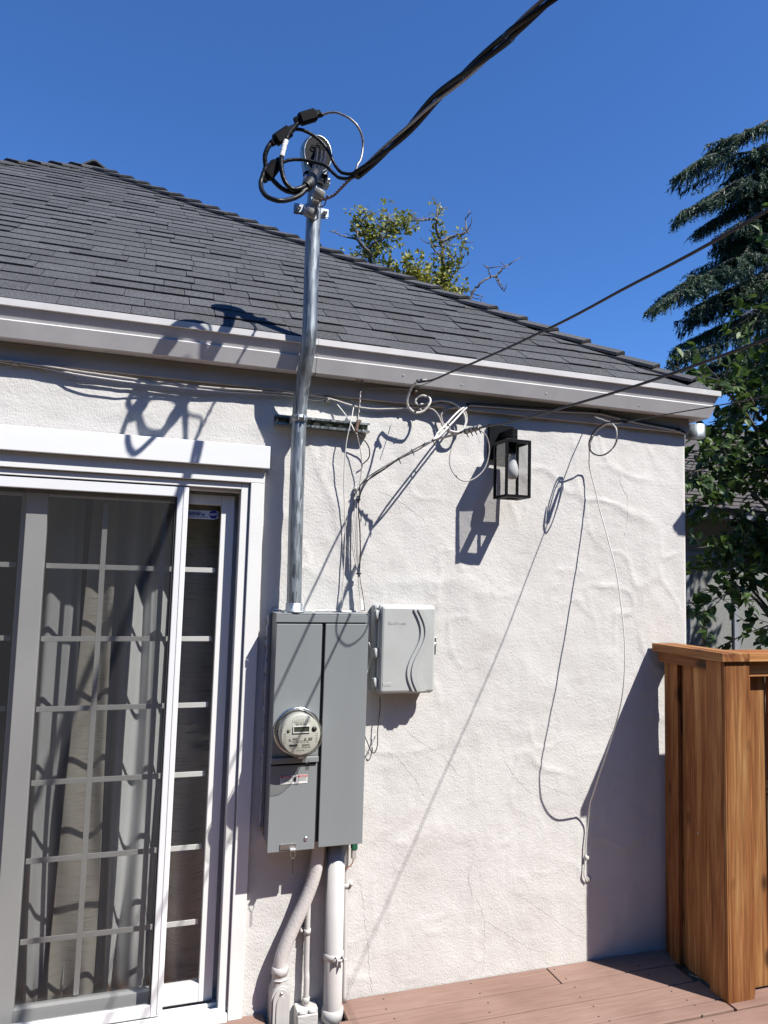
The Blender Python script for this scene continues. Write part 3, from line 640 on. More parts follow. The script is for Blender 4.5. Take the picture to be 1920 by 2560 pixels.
# ================================================================== TELECOM BOX
TX0, TX1, TZ0, TZ1, TY = .944, 1.203, 1.240, 1.616, -.100
tb = thing('telecom_box', 'pale grey plastic telecom box with wavy embossed cover', 'telecom box', (1.07, 0, TZ0))
MB().box(TX0-.012, TX1-.02, -.050, .006, TZ0+.004, TZ1-.004, .012).build('base', M['telecom_base'], tb)
MB().box(TX0, TX1, TY+.018, -.0505, TZ0, TZ1, .016).build('rim', M['telecom'], tb)
cov = MB().box(TX0+.008, TX1-.008, TY, TY+.03, TZ0+.008, TZ1-.008, .010).build('cover', M['telecom'], tb)
def scurve(dx, n=28):
    out = []
    for i in range(n+1):
        t = i/n; z = TZ1-.020-t*(TZ1-TZ0-.034)
        out.append((TX0+.155+dx+.030*math.sin(2*math.pi*(t*1.0-.02))*1.0+.004*t-.006, z))
    return out
def band(d0, d1, y0, y1, e):
    A = scurve(d0); B = scurve(d1); v = []; f = []
    for (xa, z), (xb_, _) in zip(A, B): v += [(xa-e, y0, z), (xa+e, y1, z), (xb_-e, y1, z), (xb_+e, y0, z)]
    for i in range(len(A)-1):
        a = 4*i
        for k in range(3): f.append((a+k, a+k+1, a+k+5, a+k+4))
    f += [(0, 1, 2, 3), (4*len(A)-4, 4*len(A)-3, 4*len(A)-2, 4*len(A)-1)]
    return MB().add(v, f)
band(0, .062, TY+.0005, TY-.007, .0012).build('wave_band', M['telecom'], cov); band(.018, .046, TY-.0065, TY-.0125, .0012).build('wave_band', M['telecom'], cov)
text('SureWest', .020, (TX0+.034, TY-.0002, TZ1-.084), M['telecom'], cov, ext=.0009)
MB().box(TX0+.018, TX0+.056, TY-.0012, TY+.002, TZ0+.038, TZ0+.052, .0005).build('nameplate', M['telecom'], cov)
for z in (TZ1-.045, TZ1-.205, TZ0+.048): MB().box(TX0-.020, TX0+.004, TY+.020, TY+.040, z-.018, z+.018, .004).cyl((TX0-.012, TY+.018, z-.022), (TX0-.012, TY+.018, z+.022), .005, 10).build('hinge', M['telecom_base'], tb)
MB().box(TX1-.004, TX1+.012, -.060, -.056, TZ1-.215, TZ1-.140, .0015).build('latch_tab', M['steel'], tb)
MB().lathe([(0, .012), (.006, .011), (.007, .004), (.009, .002), (.009, 0)], (TX1+.004, -.0605, TZ1-.170), (0, -1, 0), 14).build('latch_bolt', M['steel'], tb)

# ================================================================== SERVICE MAST
sm_ = thing('service_mast', 'galvanised steel service mast rising from the grey panel past the roof', 'mast', (.575, -.09, PZ1))
mp = cat([(.577, -.09, PZ1+.002), (.571, -.09, 1.95), (.569, -.09, 2.30), (.569, -.092, 2.40), (.572, -.108, 2.50), (.578, -.152, 2.62), (.581, -.172, 2.70), (.580, -.180, 2.80), (.573, -.205, 3.1), (.572, -.232, 3.40)], 10)
MB().tube(mp, .0300, 32).build('conduit', M['galv'], sm_)
MB().lathe([(.030, 0), (.052, 0), (.052, .006), (.034, .008), (.034, .036), (.0305, .038)], (.577, -.09, PZ1+.001), (0, 0, 1), 32).box(.53, .63, -.128, -.05, PZ1+.0005, PZ1+.004, .001).build('hub', M['galv'], sm_)
def band_clamp(z, c, r, nm):
    b = MB(); b.lathe([(r, -.016), (r+.004, -.016), (r+.004, .016), (r, .016)], (c.x, c.y, z), (0, 0, 1), 32)
    for s in (-1, 1): b.box(c.x+s*(r+.003), c.x+s*(r+.040), c.y-.004, c.y+.001, z-.017, z+.017, .001); b.box(c.x+s*(r+.003), c.x+s*(r+.040), c.y+.010, c.y+.014, z-.017, z+.017, .001)
    b.build(nm, M['galv'], sm_)
    for s in (-1, 1):
        x = c.x+s*(r+.024)
        MB().cyl((x, c.y-.020, z+.003), (x, c.y+.035, z-.006), .004, 10).lathe([(0, .012), (.007, .010), (.0095, .004), (.0095, 0)], (x, c.y-.006, z), (0, -1, 0), 14).build('bolt', M['steel'], sm_)
cz_ = at(779, 527, -.217); band_clamp(cz_.z, Vector((cz_.x, -.217, 0)), .0305, 'pipe_clamp')
ic = at(787, 508, -.268)
ins = MB()
ins.lathe([(0, -.058), (.020, -.058), (.023, -.054), (.024, -.026), (.018, -.020), (.0175, .018), (.024, .024), (.023, .052), (.019, .057), (0, .058)], ic, (.35, -.45, 1), 20)
ins.build('insulator', simple('grey porcelain', (.33, .325, .31), .45), sm_)
MB().box(ic.x-.012, ic.x+.012, ic.y+.02, ic.y+.05, ic.z-.035, ic.z+.035, .002).tube([ic+Vector((0, .03, -.062)), ic+Vector((.012, -.004, -.064)), ic+Vector((0, -.012, .064)), ic+Vector((0, .03, .062))], .004, 8).build('insulator_bracket', M['galv'], sm_)
text('1HE', .018, (ic.x-.016, ic.y-.0245, ic.z-.006), M['dial_line'], sm_, ext=.0006)
# weatherhead
hc = at(793, 388, -.27); hv = []; hf = []
nph, nth = 20, 28
for i in range(nph+1):
    t = i/nph; z = -.078+.165*t
    rad = .050+.016*math.sin(min(1, t*1.25)*math.pi*.5) if t < .55 else .066*math.sqrt(max(0, 1-((t-.55)/.45)**2))
    for j in range(nth):
        a = 2*math.pi*j/nth; y = rad*1.05*math.sin(a)
        if y < -.030: y = -.030-(y+.030)*0.05
        hv.append((hc.x+rad*math.cos(a), hc.y+.02+y, hc.z+z))
hf = [(i*nth+j, i*nth+(j+1) % nth, (i+1)*nth+(j+1) % nth, (i+1)*nth+j) for i in range(nph) for j in range(nth)]
MB().add(hv, hf, True).build('weatherhead_hood', M['galv_dark'], sm_)
fp = MB(); rim = []
for j in range(36):
    a = 2*math.pi*j/36; rim.append((hc.x+.056*math.cos(a), hc.z-.002+.076*math.sin(a)))
fp.prism(rim, hc.y-.0145, hc.y-.010); fp.build('cable_plate', M['plastic_black'], sm_)
MB().tube([(x, hc.y-.013, z) for x, z in rim+rim[:2]], .0042, 8, False).build('hood_rim', M['galv_dark'], sm_)
kn = MB()
for q in range(3): kn.lathe([(.009, 0), (.011, .003), (.009, .004)], (hc.x-.02+.02*q, hc.y-.0165, hc.z+.03-.012*abs(q-1)), (0, -1, 0), 14)
kn.build('knockout', M['plastic_black'], sm_)
MB().lathe([(.031, -.022), (.036, -.022), (.036, .012), (.031, .012)], (.571, -.233, hc.z-.085), (0, 0, 1), 28).box(.521, .538, -.258, -.208, hc.z-.105, hc.z-.078, .002).box(.604, .626, -.258, -.208, hc.z-.105, hc.z-.078, .002).build('hood_collar', M['galv'], sm_)
for x in (.529, .616): MB().lathe([(0, .012), (.008, .010), (.010, .002), (.010, 0)], (x, -.258, hc.z-.092), (0, -1, 0), 14).build('bolt', M['steel'], sm_)
# strut channel
st_ = thing('strut_channel', 'slotted steel strut channel bolted to the wall behind the mast', 'strut', (.68, 0, 2.375))
a = at(683, 1039, -.02); b = at(918, 1066, -.02); zt, zb_ = 2.395, 2.353
ch = MB().box(.478, .890, -.012, -.006, zb_, zt); ch.box(.478, .890, -.045, -.0121, zt-.003, zt); ch.box(.478, .890, -.045, -.0121, zb_, zb_+.003)
ch.box(.478, .890, -.0455, -.043, zt-.009, zt-.0031); ch.box(.478, .890, -.0455, -.043, zb_+.0031, zb_+.009)
ch.build('channel', M['galv_dark'], st_)
slo = MB()
for x in (.66, .715, .77, .825): slo.box(x-.014, x+.014, -.0135, -.0119, 2.368, 2.381, .0005)
slo.build('slot', M['wire_grey'], st_)
for x in (.497, .868): MB().lathe([(0, .006), (.008, .006), (.009, .002), (.013, .001), (.013, 0)], (x, -.0125, 2.374), (0, -1, 0), 6).build('bolt', M['galv_dark'], st_)
sb = MB(); sb.lathe([(.0305, -.013), (.033, -.013), (.033, .013), (.0305, .013)], (.569, -.09, 2.374), (0, 0, 1), 28)
for s in (-1, 1): sb.box(.569+s*.012-.0015, .569+s*.012+.0015, -.138, -.121, 2.361, 2.387)
sb.cyl((.545, -.130, 2.374), (.595, -.130, 2.374), .0035, 10); sb.box(.536, .602, -.088, -.046, 2.360, 2.388, .001)
sb.build('strut_strap', M['galv'], st_)

# ================================================================== SERVICE DROP AND LOOPS
def cable(name, label, path, r, m, n=10, group=None, catg='cable'):
    o = MB().tube(path, r, n).build(name, m); return props(o, label, catg, group)
sdp = thing('service_drop', 'twisted black overhead service cable coming down to the mast head', 'cable', (.645, -.6, 3.17))
kp = at(891, 437, -.60)
dpath = cat([kp, at(949, 388, -.70), at(1018, 324, -.83), at(1088, 250, -.96), at(1157, 191, -1.08), at(1265, 98, -1.25), at(1371, 0, -1.42), (1.5, -2.2, 3.62), (2.3, -4.5, 4.4), (4.2, -10, 6.6)], 40)
def strand(path, rad, r, ph, turns, ramp0=.25):
    out = []; acc = 0
    for i, p in enumerate(path):
        if i: acc += (path[i]-path[i-1]).length
        T = (path[min(i+1, len(path)-1)]-path[max(i-1, 0)]).normalized(); e1 = T.cross(Vector((0, 0, 1))).normalized(); e2 = T.cross(e1)
        g_ = ph+acc*turns; out.append(p+(e1*math.cos(g_)+e2*math.sin(g_))*rad)
    return out
MB().tube(strand(dpath, .0105, .0085, 0, 8.5), .0082, 10).build('conductor', M['rubber'], sdp); MB().tube(strand(dpath, .0105, .0085, 2.1, 8.5), .0082, 10).build('conductor', M['rubber'], sdp)
MB().tube(strand(dpath, .0095, .006, 4.2, 8.5), .0055, 8).build('neutral_strand', M['strand'], sdp)
MB().tube([kp+(dpath[2]-kp)*-1.2, kp, dpath[3], dpath[6]], [.013, .017, .017, .015], 12).build('tape_wrap', M['tape'], sdp)
# neutral messenger to the insulator
mpth = cat([ic+Vector((.012, -.004, .01)), at(830, 490, -.36), at(850, 472, -.45), at(872, 450, -.54), kp], 24)
MB().tube(strand(mpth, .004, .003, 0, 120), .003, 6).tube(strand(mpth, .004, .003, 3.1, 120), .003, 6).build('messenger', M['rust'], sdp)
MB().tube(cat([at(818, 487, -.33), at(814, 505, -.31), at(808, 515, -.295), ic+Vector((.01, 0, -.015))]), .0025, 6).build('messenger_tail', M['rust'], sdp)
# returns
rb_ = .0085
w2 = pp([(723, 327, -0.52), (745, 323, -0.52), (772, 332, -0.52), (800, 352, -0.525), (822, 380, -0.53), (836, 410, -0.54), (852, 430, -0.56), (872, 435, -0.585), (893, 432, -0.61)])
w3 = pp([(697, 412, -0.5), (720, 401, -0.5), (750, 399, -0.5), (785, 405, -0.51), (815, 415, -0.525), (832, 432, -0.54), (848, 444, -0.56), (868, 446, -0.585), (893, 438, -0.61)])
MB().tube(w2, .0062, 10).build('conductor', M['rubber'], sdp); MB().tube(w3, .0062, 10).build('conductor', M['rubber'], sdp)
nl = pp([(805, 287, -0.54), (830, 281, -0.56), (852, 285, -0.58), (875, 297, -0.6), (895, 317, -0.605), (906, 345, -0.59), (907, 370, -0.58), (902, 398, -0.59), (893, 415, -0.6), (888, 435, -0.6)])
MB().tube(nl, .0042, 8).build('neutral_strand', M['strand'], sdp)
# mast conductors with connectors
HB = hc.y-.018
lead = thing('mast_lead', 'thick black mast conductor looping through white tape to the topmost connector', 'cable', (.58, -.25, 3.4), 'mast conductors at the weatherhead')
R1 = .0086
l1 = pp([(792, 375, HB), (790, 400, -0.35), (783, 430, -0.43), (770, 457, -0.49), (752, 470, -0.52), (732, 473, -0.525), (716, 460, -0.53), (706, 435, -0.53), (703, 405, -0.53), (706, 385, -0.53), (714, 355, -0.53), (722, 335, -0.53), (735, 318, -0.53), (750, 303, -0.53), (762, 294, -0.53)])
MB().tube(l1, R1, 12).build('conductor', M['rubber'], lead)
MB().tube(pp([(704.5, 392, -.53), (707, 380, -.53), (711, 364, -.53), (715, 352, -.53)]), R1+.0008, 12).build('white_tape', M['white_ink'], lead)
lead2 = thing('mast_lead', 'thick black mast conductor making the widest loop left of the mast', 'cable', (.58, -.25, 3.4), 'mast conductors at the weatherhead')
l2 = pp([(803, 378, HB), (800, 405, -0.36), (790, 435, -0.44), (775, 460, -0.49), (755, 484, -0.515), (730, 497, -0.54), (700, 502, -0.57), (672, 494, -0.56), (656, 478, -0.54), (652, 458, -0.515), (658, 436, -0.51), (664, 418, -0.51), (662, 395, -0.515), (667, 375, -0.52), (678, 358, -0.52), (696, 345, -0.52)])
MB().tube(l2, R1, 12).build('conductor', M['rubber'], lead2)
lead3 = thing('mast_lead', 'thick black mast conductor ending in the lowest connector', 'cable', (.58, -.25, 3.4), 'mast conductors at the weatherhead')
l3 = pp([(812, 382, HB), (808, 408, -0.36), (795, 440, -0.44), (778, 462, -0.49), (758, 478, -0.51), (732, 481, -0.51), (708, 473, -0.51), (690, 458, -0.505), (680, 446, -0.5), (676, 432, -0.5)])
MB().tube(l3, R1, 12).build('conductor', M['rubber'], lead3)
MB().tube(pp([(787, 432, -.435), (781, 447, -.465), (774, 459, -.487), (764, 468, -.502)]), [.019]*2+[.021]*20+[.018]*3, 14).build('tape_wrap', M['tape'], lead3)
def connector(p, d, label, lng=.062):
    d = Vector(d).normalized(); t = thing('splice_connector', label, 'connector', p, 'black splice connectors by the mast head')
    up_ = Vector((0, -.2, 1)); e2 = d.cross(up_).normalized(); e3 = e2.cross(d)
    def ring(h, a, b): return [p+d*h+e2*(a*x)+e3*(b*y) for x, y in ((-1, -.6), (-.6, -1), (.6, -1), (1, -.6), (1, .6), (.6, 1), (-.6, 1), (-1, .6))]
    H = [(-lng*.75, .011, .011), (-lng*.5, .013, .013), (-lng*.42, .0195, .021), (lng*.42, .0195, .021), (lng*.5, .014, .014), (lng*.75, .011, .011)]
    v = []; [v.extend(ring(*h)) for h in H]; n = 8
    f = [(i*n+j, i*n+(j+1) % n, (i+1)*n+(j+1) % n, (i+1)*n+j) for i in range(len(H)-1) for j in range(n)]+[tuple(range(7, -1, -1)), tuple(range(40, 48))]
    MB().add(v, f).build('body', M['plastic_black'], t)
    MB().lathe([(0, .004), (.006, .003), (.007, 0)], p+d*lng*.2-e2*.0225, -e2, 10).build('screw_port', M['plastic_black'], t)
c1a, c1b = at(745, 300, -.53), at(792, 286, -.53); connector((c1a+c1b)/2, c1b-c1a, 'topmost black splice connector joined to the bare neutral arc', .07)
MB().tube(pp([(786, 289, -.53), (795, 288, -.535), (808, 287, -.54)]), [.010]+[.009]*14+[.007]*2, 10).build('boot', M['rubber'], lead)
c2a, c2b = at(688, 352, -.52), at(724, 327, -.52); connector((c2a+c2b)/2, c2b-c2a, 'middle black splice connector at the upper left of the loops', .072)
c3a, c3b = at(668, 440, -.50), at(690, 411, -.50); connector((c3a+c3b)/2, c3b-c3a, 'lowest black splice connector at the far left of the loops', .07)

# ================================================================== COMMUNICATION CABLES
RW = .0032
cableA = thing('telephone_drop', 'upper thin black overhead cable tied under the gutter', 'cable', (1.09, -.1, 2.56))
aP = cat([at(1046, 956, -.16), (1.100, -.25, 2.560), (1.110, -.40, 2.552), (1.135, -.62, 2.544), (1.166, -.91, 2.538), (1.21, -1.3, 2.545), (1.30, -2.2, 2.60), (1.6, -5, 2.95), (2.2, -10, 4.2)], 12)
MB().tube(aP, .0042, 10).build('conductor', M['wire_dark'], cableA)
curl = pp([(1066, 950, -.17), (1050, 953, -.155), (1038, 958, -.14), (1026, 975, -.11), (1018, 998, -.09), (1020, 1015, -.08), (1032, 1028, -.075), (1045, 1032, -.075), (1060, 1027, -.08), (1072, 1013, -.085), (1076, 1000, -.08), (1070, 993, -.07), (1056, 989, -.06), (1044, 994, -.05), (1038, 1004, -.045), (1045, 1011, -.04), (1060, 1009, -.035), (1075, 1006, -.032), (1095, 1002, -.030), (1110, 1002, -.030), (1130, 1006, -.032), (1148, 1018, -.035), (1160, 1035, -.04), (1164, 1055, -.045), (1158, 1072, -.05), (1145, 1080, -.05), (1128, 1078, -.05), (1118, 1072, -.04)])
MB().tube(curl, .0052, 10).build('jacket', M['wire_white'], cableA)
MB().tube(pp([(1085, 951, -.2), (1060, 961, -.14), (1042, 967, -.1)]), .0016, 6).build('messenger', M['wire_dark'], cableA)
for (x, y, yy) in ((1044, 953, -.158), (1053, 951, -.163), (1037, 1029, -.076), (1060, 990, -.06), (1068, 993, -.07)):
    p = at(x, y, yy); MB().lathe([(.0055, -.003), (.0072, -.003), (.0072, .003), (.0055, .003)], p, (1, .2, .1), 12).build('tie', M['tape'], cableA)
MB().box(1.085, 1.10, -.06, -.024, 2.545, 2.56, .002).lathe([(0, .01), (.006, .01), (.006, 0)], (1.09, -.06, 2.553), (0, -1, 0), 10).build('hook', M['rust'], cableA)

cableB = thing('telephone_drop', 'lower thin black overhead cable clamped in front of the lantern', 'cable', (1.18, -.5, 2.3))
b0 = at(1180, 1074, -.49)
bP = cat([at(1150, 1081, -.42), at(1175, 1075, -.48), at(1232, 1063, -.645), (1.183, -.76, 2.286), (1.20, -1.1, 2.27), (1.25, -1.7, 2.27), (1.40, -3.2, 2.35), (1.8, -6, 2.75), (2.4, -10, 3.9)], 12)
MB().tube(bP, .0040, 10).build('conductor', M['wire_dark'], cableB)
cl0, cl1 = at(1163, 1079, -.45), at(1200, 1068, -.55)
MB().tube([cl0, cl1], .0105, 8).build('splice_sleeve', M['wire_grey'], cableB)
for k_ in (0.1, .4, .68, .95):
    p = cl0.lerp(cl1, k_); MB().lathe([(.010, -.003), (.0115, -.003), (.0115, .003), (.010, .003)], p, cl1-cl0, 12).tube([p+Vector((0, 0, -.01)), p+Vector((.006, -.005, -.024))], .002, 6).build('tie', M['tape'], cableB)
lb = pp([(1158, 1083, -.47), (1140, 1100, -.49), (1128, 1125, -.51), (1124, 1155, -.52), (1132, 1180, -.53), (1150, 1199, -.535), (1172, 1202, -.54), (1195, 1190, -.54), (1213, 1168, -.54), (1222, 1138, -.54), (1222, 1110, -.545), (1214, 1088, -.55), (1202, 1077, -.55), (1190, 1072, -.53)])
MB().tube(lb, .0026, 8).build('slack_loop', M['wire_grey'], cableB)
bundle = thing('cable_bundle', 'bundle of tied thin cables slanting from the lower overhead cable to the wall', 'cable', (.98, -.1, 2.2))
J = (1082, 1101, -.224)
for q, (dx, dy) in enumerate(((0, 0), (3, 5), (-4, 3))):
    MB().tube(pp([(1185, 1072, -.48), (1130+dx, 1087+dy*.4, -.36), (J[0], J[1]+dy*.3, J[2]), (1040+dx, 1121+dy, -.18), (997, 1146+dy*.5, -.14), (955+dx, 1170+dy, -.10), (920+dx, 1193+dy, -.06), (902, 1212, -.035), (894+dx, 1228, -.03)]), .0028, 8).build('cable', M['wire_grey'] if q else M['wire_dark'], bundle)
MB().tube(pp([(997, 1148, -.14), (960, 1172, -.11), (925, 1195, -.08), (903, 1230, -.05), (896, 1262, -.04)]), .0024, 8).build('cable', M['wire_dark'], bundle)
for (x, y, yy) in ((997, 1147, -.14), (1082, 1101, -.224), (1030, 1126, -.17)):
    p = at(x, y, yy); MB().lathe([(.003, -.0025), (.0065, -.0025), (.0065, .0025), (.003, .0025)], p, (1, -.4, .5), 12).tube([p, p+Vector((.006, -.01, -.022))], .0022, 6).build('tie', M['tape'], bundle)
pair = thing('cable_pair', 'pair of white cables slanting down from the clip right of the coil', 'cable', (1.2, -.1, 2.4))
for d in (-3, 3):
    MB().tube(pp([(1172, 1010+d*.5, -.026), (1165+d, 1017, -.035), (1146+d, 1034+d, -.07), (1120+d, 1062+d, -.13), (1098+d, 1085+d, -.19), (1083, 1101, -.224), (1060, 1112+d, -.2)]), .0042, 8).build('cable', M['wire_white'], pair)
p = at(1120, 1063, -.13); MB().lathe([(.008, -.003), (.011, -.003), (.011, .003), (.008, .003)], p, (1, -.4, .7), 12).build('tie', M['tape'], pair)
# coil on the wall
props(MB().tube(pp([(816, 994, -.027), (845, 1003, -.027), (870, 1011, -.024), (901, 1019, -.018), (947, 1023, -.018), (1000, 1021, -.020), (1045, 1018, -.026), (1078, 1022, -.028), (1095, 1038, -.022), (1103, 1056, -.025), (1112, 1072, -.03), (1130, 1083, -.04), (1148, 1082, -.045), (1160, 1070, -.045), (1167, 1050, -.04), (1163, 1030, -.035), (1148, 1020, -.03), (1130, 1019, -.025), (1112, 1025, -.022), (1103, 1037, -.02), (1106, 1055, -.02), (1110, 1065, -.018)]), .0045, 8).build('wall_cable', M['wire_grey']), 'grey cable clipped along the wall ending in a coil right of the mast', 'cable')
cable('wall_cable', 'pale cable running under the gutter from the left edge to the mast', pp([(-80, 893, -.030), (0, 900, -.029), (56, 906, -.029), (195, 928, -.034), (300, 943, -.034), (390, 955, -.031), (542, 970, -.029), (642, 977, -.028), (730, 983, -.028), (780, 988, -.028), (816, 994, -.026)]), .0042, M['wire_grey'])
cable('wall_cable', 'second thinner pale cable under the gutter left of the mast', pp([(-80, 899, -.010), (0, 905, -.010), (110, 920, -.014), (195, 936, -.04), (300, 952, -.045), (390, 962, -.035), (542, 977, -.024), (642, 983, -.014), (730, 990, -.011), (790, 1000, -.011), (820, 996, -.018), (838, 1006, -.02), (858, 1030, -.03), (872, 1050, -.04), (885, 1075, -.05), (893, 1085, -.05)]), .0030, M['wire_white'])
for (x, y) in ((38, 908), (820, 1000), (1101, 1012), (1048, 1024)):
    pq = at(x, y, -.016); props(MB().box(pq.x-.010, pq.x+.010, -.027, .004, pq.z-.008, pq.z+.006, .002).lathe([(0, .004), (.004, .004), (.005, 0)], (pq.x, -.027, pq.z-.001), (0, -1, 0), 8).build('cable_clip', M['wire_grey']), {38: 'cable clip at the left end of the wall under the gutter', 820: 'cable clip just right of the mast', 1101: 'cable clip above the grey coil', 1048: 'cable clip under the curled white cable'}[x], 'clip', 'cable clips on the wall')
# hanging twisted wire from the ring
tw = thing('twisted_wire', 'rusty twisted wire hanging from a ring under the gutter', 'wire', (.86, -.05, 2.58))
tp = cat([at(902, 958, -.05), at(900, 985, -.05), at(898, 1015, -.05), at(894, 1045, -.05), at(892, 1075, -.05)], 20)
MB().tube(strand(tp, .003, .003, 0, 140), .0024, 6).tube(strand(tp, .003, .003, 3.1, 140), .0024, 6).build('strand', M['strand'], tw)
MB().tube(pp([(901, 1050, -.05), (893, 1062, -.05), (890, 1080, -.05)]), .008, 8).build('wrap', M['rust'], tw)
rg = at(898, 953, -.05); MB().tube([rg+Vector((.014*math.cos(k*.35), .004*math.sin(k*.7), .008*math.sin(k*.35)+.003)) for k in range(19)], .0035, 8, False).build('ring', M['strand'], tw)
cable('thin_wire', 'thin dark wire looping from the rusty twist down to the wall anchor', pp([(892, 1085, -.05), (905, 1096, -.045), (918, 1110, -.04), (924, 1128, -.035), (921, 1146, -.03), (906, 1161, -.025), (903, 1165, -.02)]), .0026, M['wire_dark'])
cable('thin_wire', 'thin pale wire from the rusty twist straight down to the wall anchor', pp([(893, 1088, -.05), (899, 1115, -.045), (904, 1150, -.04), (903, 1180, -.03), (899, 1210, -.025), (897, 1225, -.022)]), .0020, M['wire_grey'])
cable('thin_wire', 'long thin white wire hanging left of the bundle above the panel', pp([(884, 1018, -.03), (880, 1040, -.05), (876, 1060, -.06), (867, 1100, -.055), (862, 1150, -.045), (860, 1200, -.035), (861, 1260, -.025), (863, 1330, -.016), (862, 1390, -.014), (859, 1440, -.014), (857, 1470, -.012), (855, 1515, -.02), (852, 1523, -.05)]), .0024, M['wire_white'])
cable('thin_wire', 'thin brown wire running under the gutter above the curled cable', pp([(905, 976, -.04), (925, 971, -.030), (960, 970, -.029), (1000, 972, -.029), (1036, 974, -.034)]), .0022, M['wire_grey'])
riser = thing('cable_riser', 'bundle of pale and black cables dropping behind the top of the grey panel', 'cable', (.85, -.03, 1.58))
for q, (dx, m_) in enumerate(((-4, 'wire_white'), (-1, 'wire_white'), (2, 'wire_grey'), (5, 'wire_white'), (9, 'wire_dark'))):
    s_ = dx/9
    MB().tube(pp([(897+dx*.3, 1215, -.03), (894+dx*.4, 1240, -.03), (890+dx*.6, 1275, -.03), (888+dx*1.2, 1310, -.034), (887+dx*1.5, 1350, -.036), (890+dx*1.2, 1390, -.034), (896+dx*.3, 1433, -.03), (899+dx*.4, 1465, -.03), (903+dx*.5, 1495, -.034), (905+dx*.6, 1518, -.05), (905+dx*.6, 1526, -.06)]), .0028, 8).build('cable', M[m_], riser)
for y in (1249, 1434): p = at(895 if y < 1300 else 897, y, -.03); MB().lathe([(.007, -.003), (.0115, -.003), (.0115, .003), (.007, .003)], p, (0, 0, 1), 14).build('tie', M['tape'], riser)
for y in (1221, 1231): p = at(890, y, -.02); MB().lathe([(0, .022), (.006, .021), (.008, .012), (.008, -.02)], (p.x, 0, p.z), (0, -1, 0), 12).build('anchor_bolt', M['steel'], riser)
# run to the right end
cable('wall_cable', 'black cable clipped along the wall top above the lantern', pp([(1168, 1012, -.034), (1190, 1009, -.032), (1280, 1015, -.030), (1400, 1023, -.030), (1497, 1030, -.030), (1540, 1040, -.030), (1600, 1053, -.029), (1660, 1065, -.028), (1695, 1072, -.026), (1713, 1081, -.024), (1718, 1086, .01)]), .0032, M['wire_dark'])
cable('wall_cable', 'pale cable clipped along the wall top above the lantern', pp([(1172, 1014, -.030), (1200, 1015, -.029), (1280, 1021, -.028), (1400, 1029, -.028), (1480, 1033, -.028), (1510, 1037, -.028), (1560, 1050, -.027), (1620, 1063, -.027), (1690, 1077, -.026), (1713, 1086, -.024)]), .0036, M['wire_white'])
for (x, y, lb_) in ((1169, 1012, 'black cable anchor at the head of the white cable pair'), (1497, 1030, 'black cable tie above the round slack loop'), (1695, 1073, 'black cable tie near the wall corner')):
    p = at(x, y, -.030); props(MB().box(p.x-.007, p.x+.007, -.036, -.0215, p.z-.007, p.z+.007, .002).build('cable_clip', M['tape']), lb_, 'clip', 'cable clips on the wall')
# third overhead cable and its slack ring
cableC = thing('telephone_drop', 'short overhead cable with a round slack loop right of the lantern', 'cable', (2.03, -.2, 2.44))
cC = cat([at(1543, 1052, -.23), at(1565, 1054, -.28), (2.07, -.54, 2.451), (2.089, -.774, 2.435), (2.09, -1.1, 2.415), (2.10, -1.8, 2.39), (2.15, -4, 2.5), (2.5, -10, 3.8)], 12)
MB().tube(cC, .0026, 8).build('conductor', M['wire_dark'], cableC)
MB().tube(pp([(1480, 1040, -.02), (1500, 1047, -.10), (1522, 1054, -.17), (1540, 1054, -.22)]), .0028, 8).build('messenger', M['wire_white'], cableC)
w0, w1 = at(1528, 1054, -.19), at(1566, 1053, -.285); MB().tube([w0, w1], [.006, .010], 6).build('wedge_clamp', M['plastic_black'], cableC)
for q in (0, 1):
    MB().tube(pp([(1560, 1056, -.28), (1530+q*4, 1056+q*3, -.23), (1512+q*3, 1058+q*4, -.19), (1490+q*5, 1073+q*2, -.145), (1476+q*5, 1095, -.115), (1472+q*4, 1115, -.105), (1480+q*3, 1132-q, -.12), (1500+q, 1139-q, -.165), (1520, 1132-q, -.21), (1538-q, 1112, -.25), (1544-q*2, 1088, -.265), (1541-q*2, 1070, -.26), (1528, 1057, -.235)]), .0030, 8).build('slack_loop', M['wire_white'] if q else M['wire_dark'], cableC)
cw = [at(1482, 1088, -.13), at(1474, 1112, -.11), at(1473, 1140, -.07), at(1474, 1170, -.03), Vector((2.032, -.045, 2.17)), Vector((2.039, -.072, 2.074)), Vector((2.047, -.13, 1.92)), Vector((2.049, -.188, 1.764)), Vector((2.035, -.258, 1.51)), Vector((2.014, -.288, 1.344)), Vector((2.004, -.272, 1.193)), Vector((1.991, -.214, 1.025)), Vector((1.987, -.146, .876)), Vector((2.001, -.074, .76)), Vector((2.006, -.042, .706)), Vector((2.015, -.014, .613)), at(1464, 2110, -.010), at(1463, 2140, -.010), at(1461, 2170, -.010), at(1461, 2190, -.012), at(1468, 2204, -.010)]
cable('hanging_cable', 'white cable hanging from the slack loop down to the wall near the fence', cat(cw), .0030, M['wire_white'])
cp = at(1464, 2142, 0); props(MB().box(cp.x-.008, cp.x+.008, -.018, .003, cp.z-.007, cp.z+.007, .003).build('cable_clip', M['wire_white']), 'white clip low on the wall just left of the fence shadow', 'clip', 'cable clips on the wall')
cp = at(1470, 2198, 0); props(MB().lathe([(0, .010), (.007, .010), (.014, .004), (.016, 0), (.016, -.01)], (cp.x, 0, cp.z), (0, -1, 0), 12).build('cable_entry', M['wire_grey']), 'grey sealed cable entry low on the wall beside the fence shadow', 'cable entry')
